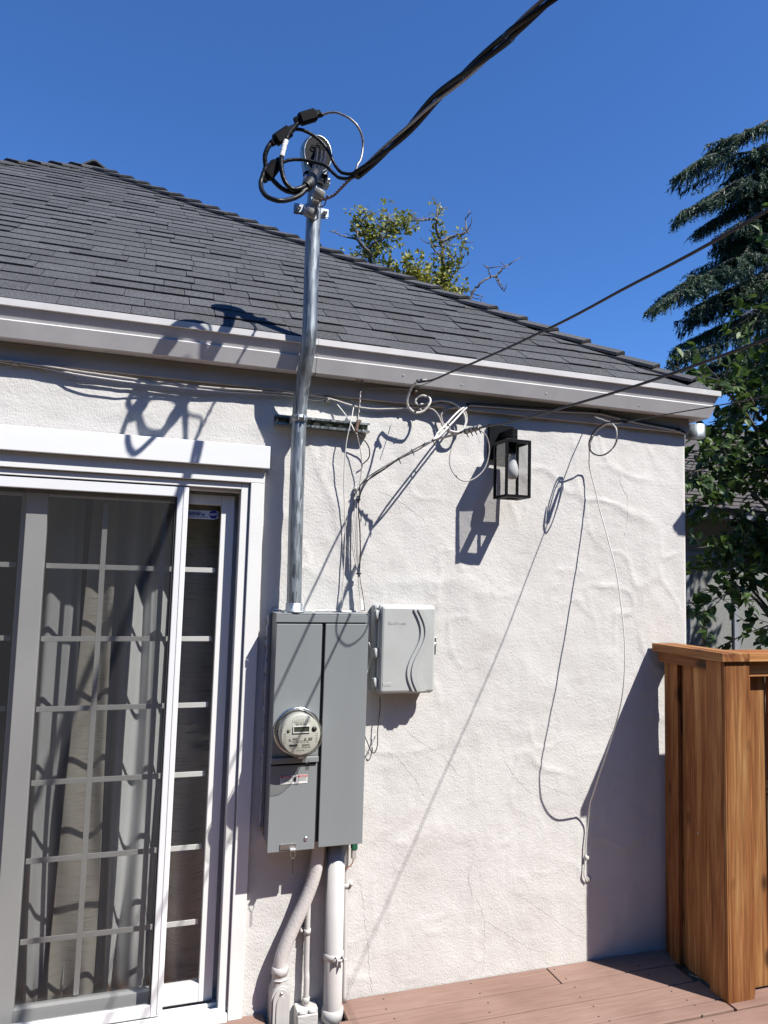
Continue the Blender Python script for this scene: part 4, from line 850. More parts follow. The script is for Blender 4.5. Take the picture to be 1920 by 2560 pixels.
# thin cable under the telecom box
cable('thin_wire', 'thin black wire drooping below the telecom box beside the panel', pp([(950, 1742, -.03), (950, 1770, -.03), (947, 1800, -.028), (944, 1830, -.026), (944, 1858, -.024), (939, 1878, -.024), (932, 1882, -.024), (924, 1870, -.022), (917, 1852, -.02), (912, 1840, -.02)]), .0022, M['wire_dark'])
cable('thin_wire', 'thin white wire curving out between panel and telecom box', pp([(922, 1606, -.05), (928, 1622, -.05), (930, 1640, -.05), (924, 1660, -.05), (919, 1675, -.05), (915, 1690, -.045)]), .0026, M['wire_white'])
cable('thin_wire', 'thin white wire low on the wall right of the panel', pp([(938, 1840, -.014), (930, 1862, -.012), (920, 1885, -.012), (910, 1905, -.012)]), .0022, M['wire_white'])

# ================================================================== LANTERN
lt = thing('wall_lantern', 'black box shaped glass wall lantern with bare bulb', 'lantern', (1.537, 0, 2.36))
LX0, LX1, LY0, LY1, LZ0, LZ1 = 1.476, 1.600, -.188, -.066, 2.096, 2.352; B = .011
fr = MB()
for x in (LX0, LX1-B):
    for y in (LY0, LY1-B): fr.box(x, x+B, y, y+B, LZ0, LZ1, .0008)
for z in (LZ0, LZ1-.012):
    for y in (LY0, LY1-B): fr.box(LX0+B, LX1-B, y+.0003, y+B-.0003, z+.0003, z+.0117)
    for x in (LX0, LX1-B): fr.box(x+.0003, x+B-.0003, LY0+B, LY1-B, z+.0003, z+.0117)
fr.build('frame', M['lantern'], lt)
MB().box(LX0+.001, LX1-.001, LY0+.001, LY1-.001, LZ1-.003, LZ1+.003, .001).build('top_plate', M['lantern'], lt)
MB().box(LX0+.0115, LX0+.034, LY0+.0115, LY1-.0115, LZ0+.001, LZ0+.006).box(LX1-.034, LX1-.0115, LY0+.0115, LY1-.0115, LZ0+.001, LZ0+.006).box(LX0+.0342, LX1-.0342, LY0+.0115, LY0+.034, LZ0+.001, LZ0+.006).box(LX0+.0342, LX1-.0342, LY1-.034, LY1-.0115, LZ0+.001, LZ0+.006).build('bottom_plate', M['lantern'], lt)
for (x0, x1, y0, y1) in ((LX0+B, LX1-B, LY0+.004, LY0+.006), (LX0+B, LX1-B, LY1-.006, LY1-.004), (LX0+.004, LX0+.006, LY0+B, LY1-B), (LX1-.006, LX1-.004, LY0+B, LY1-B)):
    MB().box(x0, x1, y0, y1, LZ0+.012, LZ1-.012).build('pane', M['lantern_glass'], lt)
MB().box(1.477, 1.604, -.020, .004, 2.288, 2.452, .0015).build('backplate', M['lantern'], lt)
arm = MB(); arm.box(1.526, 1.552, -.150, -.0205, 2.385, 2.412, .001); arm.box(1.526, 1.552, -.150, -.104, 2.3555, 2.3848, .001); arm.build('arm', M['lantern'], lt)
ctr = ((LX0+LX1)/2, (LY0+LY1)/2)
MB().lathe([(0, LZ1-.002), (.0185, LZ1-.002), (.0185, 2.300), (0, 2.300)], (*ctr, 0), (0, 0, 1), 24).build('socket', M['lantern'], lt)
MB().lathe([(0, 2.3005), (.0165, 2.3005), (.0165, 2.285), (0, 2.285)], (*ctr, 0), (0, 0, 1), 24).build('bulb_cap', M['steel'], lt)
MB().lathe([(.016, 2.2845), (.018, 2.268), (.025, 2.248), (.0300, 2.228), (.0302, 2.212), (.026, 2.196), (.016, 2.185), (0, 2.182)], (*ctr, 0), (0, 0, 1), 28).build('bulb', M['bulb'], lt)

# ================================================================== CONDUITS UNDER THE PANEL
CZ = PZ0+.03
bc = thing('conduit', 'thick white painted conduit dropping from the panel to the deck', 'conduit', (.80, -.052, -.1), 'conduits under the panel')
MB().tube([(.795, -.054, CZ), (.803, -.052, .0), (.804, -.052, -.06)], .0375, 28).build('pipe', M['pvc'], bc)
MB().lathe([(.038, -.013), (.0405, -.013), (.0405, .013), (.038, .013)], (.800, -.053, .21), (0, 0, 1), 28).box(.797, .800, -.122, -.09, .199, .222).box(.826, .829, -.118, -.085, .197, .220).cyl((.786, -.106, .21), (.842, -.104, .209), .004, 10).lathe([(0, .006), (.008, .005), (.008, 0)], (.796, -.106, .21), (-1, 0, 0), 10).build('strap', M['pvc'], bc)
MB().lathe([(.0375, .03), (.043, .028), (.045, -.01), (.0375, -.012)], (.8035, -.052, -.022), (0, 0, 1), 28).build('coupling', M['pvc'], bc)
MB().box(.748, .850, -.105, -.004, -.30, -.045, .006).box(.79, .803, -.118, -.105, -.052, -.036, .002).build('junction_box', M['pvc'], bc)
fc = thing('conduit', 'curved flexible conduit sweeping left from the panel to an access fitting', 'conduit', (.58, -.06, .1), 'conduits under the panel')
fpth = cat([(.722, -.06, CZ), (.719, -.06, .60), (.705, -.06, .52), (.672, -.06, .43), (.630, -.06, .34), (.600, -.06, .27), (.585, -.06, .22), (.582, -.06, .16)], 10)
MB().tube(fpth, .0268, 24).build('hose', M['flex'], fc)
MB().lathe([(.027, .035), (.033, .034), (.0335, .008), (.030, .006), (.030, -.008), (.033, -.010)], (.5825, -.06, .165), (0, 0, 1), 8).build('hex_nut', M['pvc'], fc)
lbp = []
for k_ in range(13): a = math.pi*k_/12; lbp.append((.584+.036*math.cos(a), .095+.042*math.sin(a)))
lbp += [(.548, -.28), (.620, -.28)]
MB().prism(lbp, -.092, -.012).build('access_body', M['pvc'], fc)
lcp = [(.584+(x-.584)*.84, (z if z < 0 else z-.006)) for x, z in lbp]; MB().prism(lcp, -.100, -.0921).build('access_cover', M['pvc'], fc)
lcq = [(.584+(x-.584)*.50, (z if z < 0 else z-.030)) for x, z in lbp]; MB().prism(lcq, -.104, -.1001).build('cover_panel', M['pvc'], fc)
MB().lathe([(0, .005), (.005, .004), (.006, 0)], (.584, -.1004, .116), (0, -1, 0), 12).build('screw', M['steel'], fc)
MB().lathe([(.0305, .02), (.0305, -.05)], (.5825, -.056, .14), (0, 0, 1), 24).build('neck', M['pvc'], fc)
sc_ = thing('conduit', 'slim white pipe running into the outlet box beside the thick conduit', 'conduit', (.695, -.03, 0), 'conduits under the panel')
MB().tube(cat([(.693, -.020, .475), (.694, -.024, .455), (.6945, -.026, .30), (.696, -.026, .16), (.698, -.030, .12), (.698, -.030, .03)]), .0115, 14).build('pipe', M['pvc'], sc_)
MB().lathe([(.012, -.010), (.0145, -.010), (.0145, .010), (.012, .010)], (.6945, -.026, .30), (0, 0, 1), 16).box(.668, .6835, -.018, -.001, .290, .311, .002).lathe([(0, .006), (.006, .005), (.006, 0)], (.673, -.018, .300), (0, -1, 0), 10).build('strap', M['pvc'], sc_)
MB().lathe([(.0125, .030), (.016, .028), (.016, .012), (.0135, .010), (.0135, 0)], (.698, -.030, .022), (0, 0, 1), 6).build('connector', M['pvc'], sc_)
ob = thing('outlet_box', 'white weatherproof outlet box set through the deck notch', 'outlet box', (.698, -.04, -.2))
MB().box(.655, .741, -.062, -.004, -.25, .020, .004).build('box', M['pvc'], ob)
MB().box(.657, .739, -.074, -.0625, -.25, .006, .004).build('lid', M['flex'], ob)
for x in (.678, .718): MB().cyl((x-.014, -.066, .011), (x+.014, -.066, .011), .006, 10).build('hinge', M['pvc'], ob)
tc_ = thing('conduit', 'thin white pipe at the right side of the thick conduit', 'conduit', (.856, -.02, 0), 'conduits under the panel')
MB().tube(cat([(.851, -.018, CZ), (.852, -.018, .4), (.856, -.018, .2), (.860, -.018, .0)]), .0095, 12).build('pipe', M['pvc'], tc_)
MB().lathe([(.010, -.008), (.0125, -.008), (.0125, .008), (.010, .008)], (.8525, -.018, .458), (0, 0, 1), 14).box(.863, .885, -.014, -.001, .450, .468, .002).lathe([(0, .006), (.006, .005), (.006, 0)], (.876, -.014, .459), (0, -1, 0), 10).build('strap', M['pvc'], tc_)
gb = thing('ground_terminal', 'green intersystem bonding terminal under the right corner of the panel', 'terminal', (.872, -.05, .60))
MB().box(.862, .884, -.064, -.036, .612, .652, .002).build('terminal_block', M['green'], gb)
for k_ in range(4): MB().lathe([(0, .005), (.004, .004), (.004, 0)], (.885, -.05, .618+k_*.010), (1, 0, 0), 8).build('screw', M['steel'], gb)
MB().box(.863, .881, -.062, -.040, .575, .6115, .002).build('clamp', M['wire_grey'], gb)
cable('copper_wire', 'bare copper ground wire curling down from the green terminal', cat([(.872, -.05, .580), (.870, -.05, .562), (.860, -.048, .545), (.846, -.040, .535), (.838, -.012, .50), (.838, -.010, .30), (.840, -.010, .12), (.842, -.012, .03), (.850, -.03, -.03)]), .0022, M['copper'], catg='wire')

# ================================================================== FENCE
fen = thing('wooden_fence', 'new redwood board fence stub with capped top beside the wall corner', 'fence', (2.45, -.25, 0))
FX = 2.400
MB().box(2.378, 2.522, -.470, -.012, 1.405, 1.443, .003).build('cap_board', M['wood_y'], fen)
MB().box(2.5235, 5.2, -.470, -.330, 1.405, 1.443, .003).build('cap_board', M['wood_x'], fen)
MB().box(FX+.002, FX+.030, -.350, -.030, 1.357, 1.4045, .002).build('rail', M['wood_y'], fen)
MB().box(FX+.006, FX+.137, -.457, -.430, -.004, 1.4045, .003).build('corner_board', M['wood_z'], fen)
MB().box(FX, FX+.0055, -.456, -.443, -.002, 1.4043, .001).build('corner_strip', M['wood_z'], fen)
MB().box(FX-.002, FX+.020, -.4425, -.350, .000, 1.4042, .002).build('fence_board', M['wood_z'], fen)
MB().box(FX+.030, FX+.130, -.4295, -.340, .001, 1.403, .002).build('post', M['wood_z'], fen)
MB().box(FX+.045, FX+.060, -.3495, -.322, .001, 1.3565, .002).build('fence_board', M['wood_z'], fen)
MB().box(FX+.026, FX+.044, -.335, -.185, .001, 1.3568, .002).build('fence_board', M['wood_z'], fen)
MB().box(FX+.036, FX+.054, -.20, -.155, .001, 1.3572, .002).build('fence_board', M['wood_z'], fen)
MB().box(FX+.012, FX+.031, -.150, -.085, .001, 1.3565, .002).build('fence_board', M['wood_z'], fen)
MB().box(FX+.036, FX+.054, -.1535, -.03, .001, 1.3572, .002).build('fence_board', M['wood_z'], fen)
x = FX+.139
MB().box(x, 5.2, -.4305, -.385, 1.335, 1.4045, .002).build('rail', M['wood_x'], fen)
MB().box(x, x+.028, -.4300, -.405, -.003, 1.3345, .002).build('fence_board', M['wood_z'], fen)
k = 0
while x < 5.0:
    d = .0 if k % 2 else .016
    MB().box(x+.0288, x+.155, -.404+d, -.386+d, -.003, 1.3345, .002).build('fence_board', M['wood_z'], fen); x += .128; k += 1
nl_ = MB()
for (yy, z) in ((-.395, 1.062), (-.395, .09), (-.26, .62), (-.395, .35)): nl_.lathe([(0, .002), (.004, .0015), (.0045, -.001)], (FX+.0035 if yy < -.36 else FX+.0255, yy, z), (-1, 0, 0), 10)
nl_.build('nail', M['steel'], fen)

# ================================================================== NEIGHBOUR HOUSE
NY = 6.6
nbw = simple('neighbour beige stucco', (.30, .27, .22), .9, bstr=.3, bscale=60, bdist=.004); nbr = simple('neighbour brown shingles', (.085, .075, .07), .95, var=.35, nscale=12, bstr=.4, bscale=150)
nbt = simple('neighbour grey trim', (.28, .29, .33), .7); nbc = simple('neighbour curtain white', (.42, .43, .43), .9)
nh = thing('neighbour_house', 'beige neighbour house with brown shingle roof beyond the fence', 'house', (9, NY, -.5))
fz = at(1720, 1268, NY-.5).z; fz0 = at(1720, 1290, NY-.5).z
MB().box(6.0, 15.0, NY, NY+6, -.55, fz+.3).build('wall', nbw, nh)
MB().box(5.6, 15.4, NY-.52, NY-.49, fz0, fz, .004).build('fascia', nbt, nh); MB().box(5.6, 15.4, NY-.489, NY-.002, fz0+.02, fz0+.04).build('soffit', nbt, nh)
nr = MB(); nr.add([(5.6, NY-.55, fz-.01), (15.4, NY-.55, fz-.01), (15.4, NY+3, fz+2.25), (5.6, NY+3, fz+2.25), (15.4, NY+6.5, fz), (5.6, NY+6.5, fz)], [(0, 1, 2, 3), (3, 2, 4, 5), (0, 3, 5), (1, 4, 2), (0, 5, 4, 1)])
nroof = nr.build('roof', nbr, nh)
pt = 2.26/3.55; ctn = 1/math.sqrt(1+pt*pt); rq = random.Random(5)
for r in range(22):
    s = r*.15; y = NY-.56+s*ctn; z = fz-.005+s*pt*ctn
    x = 6.4+rq.uniform(0, .4)
    while x < 9.8 and r < 18:
        wd = rq.uniform(.5, 1.0)
        pxx = proj((x+wd, y, z))[0]
        if pxx > 1690 and proj((x, y, z))[0] < 1960:
            v = [(x+.004, y, z), (x+wd-.004, y, z), (x+wd-.004, y+.17*ctn, z+.17*pt*ctn), (x+.004, y+.17*ctn, z+.17*pt*ctn)]; up = Vector((0, -pt*ctn, ctn))
            tk = .02*rq.uniform(.7, 1.4); v2 = [Vector(v[0])+up*tk, Vector(v[1])+up*tk, Vector(v[2])+up*.003, Vector(v[3])+up*.003]
            MB().add(v+v2, [(4, 5, 6, 7), (0, 1, 5, 4), (0, 4, 7, 3), (1, 2, 6, 5), (0, 3, 2, 1)]).build('shingle', nbr, nroof)
        x += wd
wl_, wr_ = at(1722, 1400, NY-.03), at(1832, 1400, NY-.03); wzt = wl_.z
wn = MB().box(wl_.x-.08, wl_.x, NY-.05, NY-.003, .0, wzt+.02).box(wl_.x-.08, wl_.x+3.0, NY-.052, NY-.003, wzt+.021, wzt+.14).box(wr_.x, wr_.x+.09, NY-.05, NY-.003, 0, wzt+.02).box(wl_.x+2.9, wl_.x+3.0, NY-.05, NY-.003, 0, wzt+.02)
wnd = wn.build('window', nbt, nh)
MB().box(wl_.x+.001, wr_.x-.001, NY-.030, NY-.024, .02, wzt+.019).build('pane', M['glass'], wnd); MB().box(wr_.x+.091, wl_.x+2.899, NY-.030, NY-.024, .02, wzt+.019).build('pane', M['glass'], wnd)
MB().box(wl_.x+.002, wr_.x-.002, NY-.012, NY-.004, .02, wzt+.018).box(wr_.x+.092, wl_.x+2.898, NY-.012, NY-.004, .02, wzt+.018).build('blind', nbc, wnd)

# ================================================================== TREES
def leafmat(name, c0, c1, c2, trans=.3):
    m, t, b = nodes(name); b.inputs['Roughness'].default_value = .55
    n = N(t, 'ShaderNodeTexNoise', i_Scale=3.0, i_Detail=4.0); L(t, coords(t), n.inputs[0])
    w_ = N(t, 'ShaderNodeTexWhiteNoise', noise_dimensions='3D')
    sn = N(t, 'ShaderNodeVectorMath', operation='SNAP'); sn.inputs[1].default_value = (.12, .12, .12); L(t, coords(t), sn.inputs[0]); L(t, sn.outputs[0], w_.inputs['Vector'])
    mx = N(t, 'ShaderNodeMath', operation='MULTIPLY_ADD'); mx.inputs[1].default_value = .5; L(t, w_.outputs['Value'], mx.inputs[0]); L(t, n.outputs[0], mx.inputs[2])
    col = ramp(t, mx.outputs[0], [c0, c1, c2], [.4, .75, 1.1 if False else 1.0]); L(t, col, b.inputs['Base Color'])
    tr = N(t, 'ShaderNodeBsdfTranslucent'); L(t, col, tr.inputs[0]); ms_ = N(t, 'ShaderNodeMixShader'); ms_.inputs[0].default_value = trans
    o = t.nodes['Material Output']; L(t, b.outputs[0], ms_.inputs[1]); L(t, tr.outputs[0], ms_.inputs[2]); L(t, ms_.outputs[0], o.inputs[0]); return m
bark = simple('bark', (.10, .085, .07), .9, var=.3, nscale=20, bstr=.5, bscale=60, bdist=.01)
twig_m = simple('grey twigs', (.15, .125, .10), .85, var=.2)
lfA = leafmat('broad leaf green', (.022, .05, .012), (.05, .10, .02), (.10, .16, .03)); lfB = leafmat('yellow green leaf', (.13, .15, .02), (.24, .25, .035), (.36, .33, .06)); lfC = leafmat('cedar needles', (.014, .036, .020), (.032, .068, .036), (.075, .12, .055), .15)
class Leaves:
    def __init__(s): s.v = []; s.f = []
    def leaf(s, p, d, n, lng, wid, fold=.25):
        d = d.normalized(); e = d.cross(n)
        if e.length < 1e-4: e = d.orthogonal()
        e.normalize(); n2 = e.cross(d); b = len(s.v)
        for t, w_ in ((0, 0), (.3, 1), (.68, .85), (1, 0)):
            c = p+d*(lng*t)-n2*(lng*.15*t*t)
            if w_ == 0: s.v.append(c)
            else: s.v += [c-e*(wid*w_)+n2*(wid*fold), c, c+e*(wid*w_)+n2*(wid*fold)]
        s.f += [(b, b+2, b+1), (b, b+3, b+2), (b+1, b+2, b+5, b+4), (b+2, b+3, b+6, b+5), (b+4, b+5, b+7), (b+5, b+6, b+7)]
    def quad(s, p, d, e, lng, wid):
        b = len(s.v); s.v += [p, p+d*(lng*.5)-e*wid, p+d*lng, p+d*(lng*.5)+e*wid]; s.f.append((b, b+1, b+2, b+3))
    def build(s, name, m, parent): return pyd(name, s.v, s.f, m, parent)
def rv(q, s=1.0): return Vector((q.uniform(-s, s), q.uniform(-s, s), q.uniform(-s, s)))

# --- broadleaf tree at the right
bt = thing('broadleaf_tree', 'dark broadleaf tree with big leaves behind the wall corner', 'tree', (8.2, 3.4, -.55))
q = random.Random(42); lv = Leaves(); tw_ = MB()
base = Vector((8.2, 3.4, -.55))
tw_.tube(cat([base, base+Vector((.05, .05, 1.2)), base+Vector((-.1, 0, 2.4))]), [.14-.004*i for i in range(17)], 10)
def limb(p0, p1, r0, leaves=26, side=.35, droop=.05, lsz=(.065, .115)):
    mid = (p0+p1)/2+Vector((q.uniform(-.1, .1), q.uniform(-.1, .1), q.uniform(.05, .3))); P = cat([p0, mid, p1], 8)
    tw_.tube(P, [max(.004, r0*(1-i/len(P))) for i in range(len(P))], 6)
    for k in range(leaves):
        t = q.uniform(.25, 1); i = min(len(P)-2, int(t*(len(P)-1))); c = P[i].lerp(P[i+1], q.random()); T = (P[i+1]-P[i]).normalized()
        o = rv(q); o.z *= .6; o = (o-T*o.dot(T)).normalized(); ln = q.uniform(.08, side)
        tip = c+o*ln+T*ln*.5-Vector((0, 0, droop)); tw_.tube([c, tip], [.004, .002], 4, False)
        for m_ in range(q.randint(3, 6)):
            s = q.uniform(.3, 1.05); lp_ = c.lerp(tip, s); d = (o*.6+T*.5+rv(q, .9)+Vector((0, 0, -.25))).normalized()
            lv.leaf(lp_, d, Vector((0, 0, 1))+rv(q, .7), q.uniform(*lsz)*1.25, q.uniform(.026, .042))
def limb_px(a, b, r0, **k): limb(at(*a), at(*b), r0, **k)
# limbs seen in the photo, given by pixels at the tree's own distance
for a_, b_, n_ in (((1925, 1130, 3.0), (1665, 905, 2.4), 16), ((1900, 1050, 3.0), (1745, 935, 2.6), 24), ((1960, 900, 3.0), (1850, 790, 2.6), 14), ((1990, 1020, 3.2), (1880, 900, 2.8), 24),
                   ((1960, 1200, 3.0), (1740, 1130, 2.6), 30), ((1940, 1290, 3.0), (1725, 1180, 2.5), 34), ((1950, 1350, 3.1), (1740, 1250, 2.6), 30), ((1960, 1430, 3.2), (1745, 1370, 2.8), 20),
                   ((1960, 1500, 3.0), (1800, 1470, 2.6), 14), ((1940, 1560, 2.9), (1725, 1530, 2.5), 14), ((1960, 1590, 2.9), (1850, 1590, 2.6), 16), ((1990, 1180, 3.2), (1800, 1030, 3.0), 34),
                   ((2000, 1300, 3.2), (1820, 1180, 3.0), 36), ((2000, 1400, 3.2), (1830, 1320, 3.0), 34), ((1990, 1100, 3.2), (1850, 960, 3.0), 30), ((1990, 1480, 3.2), (1870, 1400, 3.0), 26), ((1760, 1610, 2.8), (1722, 1500, 2.7), 7),
                   ((1950, 1560, 2.9), (1780, 1400, 2.8), 12), ((2000, 1250, 3.4), (1760, 1060, 3.2), 26)):
    limb_px(a_, b_, .022, leaves=int(n_*1.2))
for k_ in range(300):  # out-of-view crown added on the sun side to shade the limbs above
    u = rv(q);
    while u.length > 1: u = rv(q)
    p = Vector((8.9+2.8*u.x, 2.3+2.4*u.y, 4.3+2.8*u.z))
    if proj(p)[0] < 1925 or p.z < 1.2: continue
    o = rv(q).normalized(); limb(p-o*.4, p+o*.4, .012, leaves=20, side=.5, lsz=(.08, .13))
limb(Vector((7.6, 1.5, 4.3)), Vector((3.02, -.52, 2.90)), .03, leaves=0)
for k_ in range(5): lv.leaf(Vector((3.02, -.52, 2.90))+rv(q, .03), Vector((q.uniform(-.3, .3), q.uniform(-.3, .3), -1)), Vector((0, -1, .4)), .11, .045)
lv.build('crown', lfA, bt); tw_.build('trunk', bark, bt)

# --- cedar
CY = 13.0
tr_b = at(2015, 700, CY); ce = thing('cedar_tree', 'tall dark cedar with drooping branches at the right edge', 'tree', (tr_b.x, CY, -.55))
q = random.Random(8); lv = Leaves(); tk = MB()
ctop = at(1950, 262, CY).z
tk.tube([Vector((tr_b.x, CY, -.55)), Vector((tr_b.x, CY, 4)), Vector((tr_b.x-.1, CY, ctop-1.5)), Vector((at(1950, 300, CY).x, CY, ctop))], [.34, .27, .12, .02], 10)
def cedar_limb(p0, p1, dens=1.0, sag=.5):
    lngth = (p1-p0).length; d = (p1-p0)
    mid = p0.lerp(p1, .5)+Vector((0, q.uniform(-.2, .2), sag*.35*lngth*q.uniform(.1, .55))); m3_ = p0.lerp(p1, .78)+Vector((0, 0, lngth*q.uniform(-.02, .06))); P = cat([p0, mid, m3_, p1], 10)
    tk.tube(P, [max(.008, .05*(1-i/len(P))) for i in range(len(P))], 6)
    side = d.cross(Vector((0, 0, 1))).normalized()
    def fringe(Q, dn, hmax):
        tot = sum((Q[i+1]-Q[i]).length for i in range(len(Q)-1)); n = max(4, int(tot*dn))
        for k in range(n):
            t = (k+q.random())/n; i = min(len(Q)-2, int(t*(len(Q)-1))); c = Q[i].lerp(Q[i+1], t*(len(Q)-1)-i); T = (Q[i+1]-Q[i]).normalized()
            for j in range(7):
                dd = (T*q.uniform(.3, 1)+rv(q, .6)+Vector((0, 0, -.25))).normalized(); lv.quad(c+rv(q, .03), dd, dd.orthogonal().normalized(), q.uniform(.04, .09), q.uniform(.012, .02))
            hl = hmax*q.uniform(.3, 1)*(.35+.65*math.sin(math.pi*min(1, .12+(1-t)*.75)))
            e = c+T*q.uniform(0, .14)+Vector((q.uniform(-.07, .07), q.uniform(-.07, .07), -hl)); dz = (e-c).normalized()
            for j in range(3):
                sd_ = dz.cross(rv(q)).normalized(); w_ = q.uniform(.006, .016); b = len(lv.v); mid_ = c.lerp(e, .45)+rv(q, .02)
                lv.v += [c-sd_*w_*.7, c+sd_*w_*.7, mid_-sd_*w_, mid_+sd_*w_, e]; lv.f += [(b, b+1, b+3, b+2), (b+2, b+3, b+4)]
            for j in range(int(hl*34)+3):
                u = q.random(); pnt = c.lerp(e, u); dd = (dz*.9+rv(q, .8)).normalized(); lv.quad(pnt, dd, dd.orthogonal().normalized(), q.uniform(.06, .11), q.uniform(.012, .022))
    fringe(P, 15*dens, .55)
    for k in range(int(lngth*4.5*dens)):
        t = q.uniform(.08, .85); i = int(t*(len(P)-1)); T = (P[i+1]-P[i]).normalized(); sg = q.choice((-1, 1)); sl = (1-t)*lngth*.42+.2
        e = P[i]+(side*sg*q.uniform(.3, 1)+T*q.uniform(.4, .9)).normalized()*sl+Vector((0, 0, -.18*sl)); fringe([P[i], P[i].lerp(e, .5)+Vector((0, 0, .05*sl)), e], 15*dens, .36)
LB_ = [((1985, 330), (1766, 362)), ((1990, 360), (1705, 432)), ((1995, 440), (1700, 530)), ((2000, 500), (1735, 580)), ((1990, 470), (1830, 470)), ((2010, 560), (1780, 612)), ((2000, 590), (1840, 560)), ((2010, 640), (1720, 690)), ((2010, 640), (1640, 770)),
       ((2010, 690), (1750, 772)), ((2010, 740), (1685, 806)), ((2010, 720), (1820, 740)), ((2020, 790), (1700, 880)), ((2020, 840), (1705, 940)), ((2020, 880), (1760, 980)), ((2010, 520), (1850, 650)), ((2000, 420), (1850, 400)), ((2020, 930), (1800, 1050)), ((1975, 300), (1860, 325)), ((2015, 600), (1800, 690))]
for k_ in range(17):
    yy = q.uniform(330, 960); LB_.append(((2000+q.uniform(-10, 20), yy-q.uniform(20, 90)), (q.uniform(1835, 1930), yy+q.uniform(-10, 50))))
for k_, (a_, b_) in enumerate(LB_):
    cedar_limb(at(a_[0], a_[1], CY), at(b_[0], b_[1], CY-q.uniform(-1.2, 2.0)), 1.0)
for k_ in range(100):
    z = q.uniform(2.5, ctop-.3); a_ = q.uniform(0, 2*math.pi); rr = max(.8, (ctop-z)*.32)*q.uniform(.7, 1.1)
    p0 = Vector((tr_b.x, CY, z)); p1 = p0+Vector((rr*math.cos(a_), rr*math.sin(a_), -.25*rr))
    if proj(p1)[0] < 1800: p1.x = p0.x+abs(p1.x-p0.x)*.3
    cedar_limb(p0, p1, .5)
lv.build('crown', lfC, ce); tk.build('trunk', bark, ce)

# --- half bare tree behind the roof
TY_ = 9.5
bt2 = thing('sparse_tree', 'half bare yellow green tree top showing above the hip of the roof', 'tree', (4.2, TY_, -.55))
q = random.Random(17); lv = Leaves(); tk = MB()
t0 = at(1080, 880, TY_)
tk.tube(cat([Vector((t0.x, TY_, -.55)), Vector((t0.x+.1, TY_, 3)), t0]), [.2-.005*i for i in range(17)], 10)
def br(pts, r, leaves=0, twigs=3, spread=.28):
    P = cat([at(x, y, TY_+q.uniform(-.25, .25)) for x, y in pts], 6)
    P = [p+rv(q, .018) for p in P]
    tk.tube(P, [max(.006, r*(1-.8*i/len(P))) for i in range(len(P))], 6)
    for k in range(twigs):
        i = q.randint(1, len(P)-1); d = rv(q); d.z = abs(d.z)*.6; d.y *= .4; e = P[i]+d.normalized()*q.uniform(.12, .34); m_ = P[i].lerp(e, .5)+rv(q, .04)
        tk.tube([P[i], m_, e], [.012, .009, .005], 5); tk.lathe([(0, -.012), (.012, 0), (0, .012)], e, (0, 0, 1), 5)
    for k in range(leaves):
        i = q.randint(0, len(P)-1); c = P[i]+rv(q, spread)*Vector((1, 1, .8)).length*.55
        for m_ in range(5):
            d = rv(q).normalized(); lv.leaf(c+rv(q, .06), d, Vector((0, -.4, 1))+rv(q, .7), q.uniform(.06, .11), q.uniform(.020, .032))
br([(1080, 880), (960, 730), (925, 640), (940, 600), (965, 560)], .06, 150, 5, .3)
br([(930, 640), (905, 610), (893, 580), (885, 535)], .03, 0, 4); br([(925, 640), (890, 600), (850, 588), (822, 575)], .025, 0, 3)
br([(940, 600), (915, 570), (895, 545)], .03, 70, 3, .2); br([(960, 580), (972, 545), (968, 530)], .02, 12, 3, .2); br([(950, 600), (985, 575), (1010, 555), (1030, 552)], .03, 70, 3, .18)
br([(930, 650), (905, 638), (860, 640), (845, 650)], .025, 10, 3, .15); br([(955, 690), (900, 665), (882, 655)], .02, 20, 2, .15)
br([(1080, 880), (1100, 720), (1108, 660), (1105, 610), (1092, 580), (1092, 540), (1100, 505)], .06, 60, 7, .2)
br([(1092, 550), (1070, 548), (1050, 550), (1030, 553)], .02, 0, 4); br([(1105, 605), (1130, 590), (1165, 580), (1165, 545), (1180, 530)], .028, 0, 4); br([(1165, 582), (1175, 585)], .01, 0, 1)
br([(1115, 600), (1140, 590), (1162, 600), (1158, 620)], .015, 6, 2, .1); br([(1100, 640), (1080, 615), (1075, 595)], .018, 4, 2, .1); br([(1130, 690), (1145, 670), (1160, 640), (1162, 630)], .018, 4, 3, .1)
br([(1100, 740), (1060, 690), (1020, 660), (1000, 655)], .04, 170, 4, .32); br([(1090, 760), (1050, 720), (990, 700)], .04, 170, 3, .34); br([(1100, 700), (1120, 680), (1128, 640)], .03, 60, 3, .2)
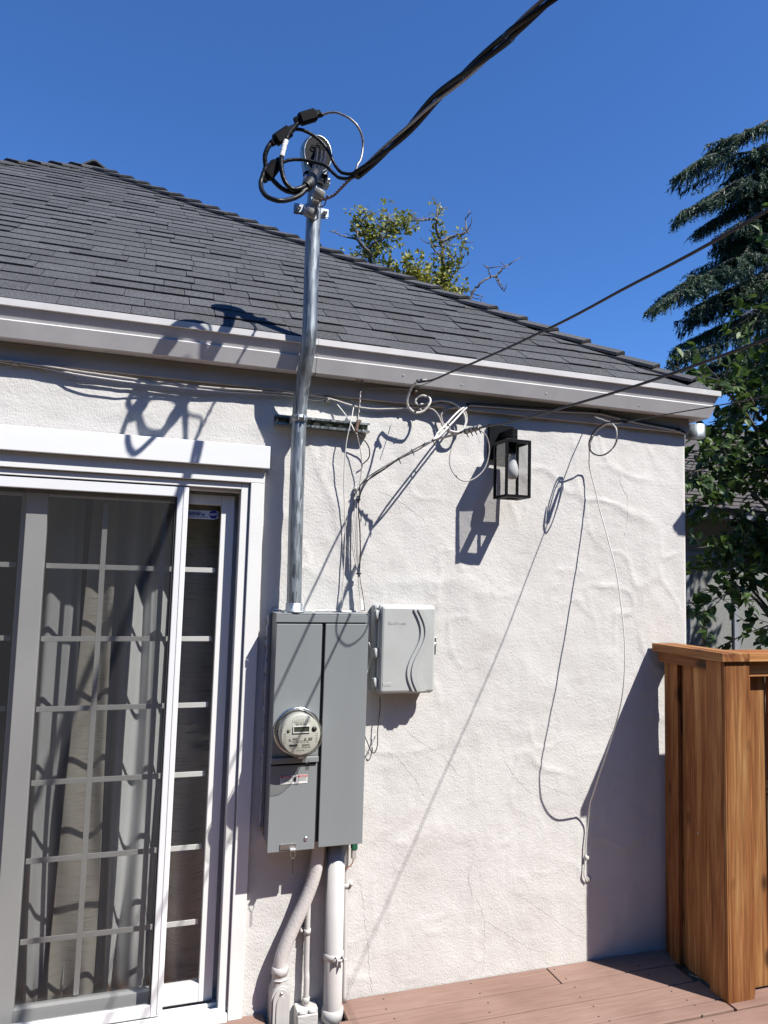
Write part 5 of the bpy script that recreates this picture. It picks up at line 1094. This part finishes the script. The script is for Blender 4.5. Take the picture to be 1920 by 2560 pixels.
br([(1110, 760), (1130, 740), (1140, 720)], .03, 60, 2, .2); br([(1080, 860), (1070, 780), (1080, 740)], .04, 170, 2, .36); br([(1080, 860), (990, 760), (950, 700)], .04, 130, 2, .3); br([(1080, 860), (1130, 800), (1145, 750)], .04, 70, 2, .22)
br([(1150, 880), (1170, 760), (1195, 715), (1220, 695), (1245, 688), (1260, 670), (1278, 660)], .03, 0, 5); br([(1240, 690), (1252, 710), (1262, 730)], .018, 0, 3); br([(1225, 694), (1222, 675), (1215, 665)], .014, 0, 2)
br([(1175, 757), (1195, 755), (1205, 765), (1213, 778)], .014, 0, 2); br([(1200, 758), (1206, 742)], .01, 0, 1)
lv.build('crown', lfB, bt2); tk.build('trunk', twig_m, bt2)

# --- unseen tree belt added behind the viewer to block low sky light
q = random.Random(77); lv = Leaves(); core = MB(); nseg = 90
def ring_pt(t): a = math.pi*(.93+1.14*t); return Vector((1.0+13.0*math.cos(a), 1.0+11.5*math.sin(a), -.55))
rows = []
for i in range(nseg+1):
    t = i/nseg; b = ring_pt(t); h = 7.6+1.4*math.sin(9*t+1)+.8*math.sin(31*t)+q.uniform(-.3, .3)
    rows.append([b+Vector((q.uniform(-.3, .3), q.uniform(-.3, .3), h*k_/8)) for k_ in range(9)])
core.add([p for r_ in rows for p in r_], [(i*9+j, (i+1)*9+j, (i+1)*9+j+1, i*9+j+1) for i in range(nseg) for j in range(8)])
for k_ in range(26000):
    t = q.random(); i = min(nseg-1, int(t*nseg)); hz = q.random(); p = rows[i][min(8, int(hz*8.99))]+rv(q, .9); d = rv(q).normalized()
    lv.quad(p, d, d.orthogonal().normalized(), q.uniform(.2, .4), q.uniform(.06, .12))
core.v += [tuple(v) for v in lv.v]; n0 = len(core.v)-len(lv.v); core.f += [tuple(i+n0 for i in f) for f in lv.f]; core.sm += [False]*len(lv.f)
me = bpy.data.meshes.new('sky_block_trees'); me.from_pydata(core.v, [], core.f); me.update()
props(mobj('sky_block_trees', me, lfA), 'added belt of leafy trees behind the viewer that blocks low sky light', 'trees', None, 'stuff')
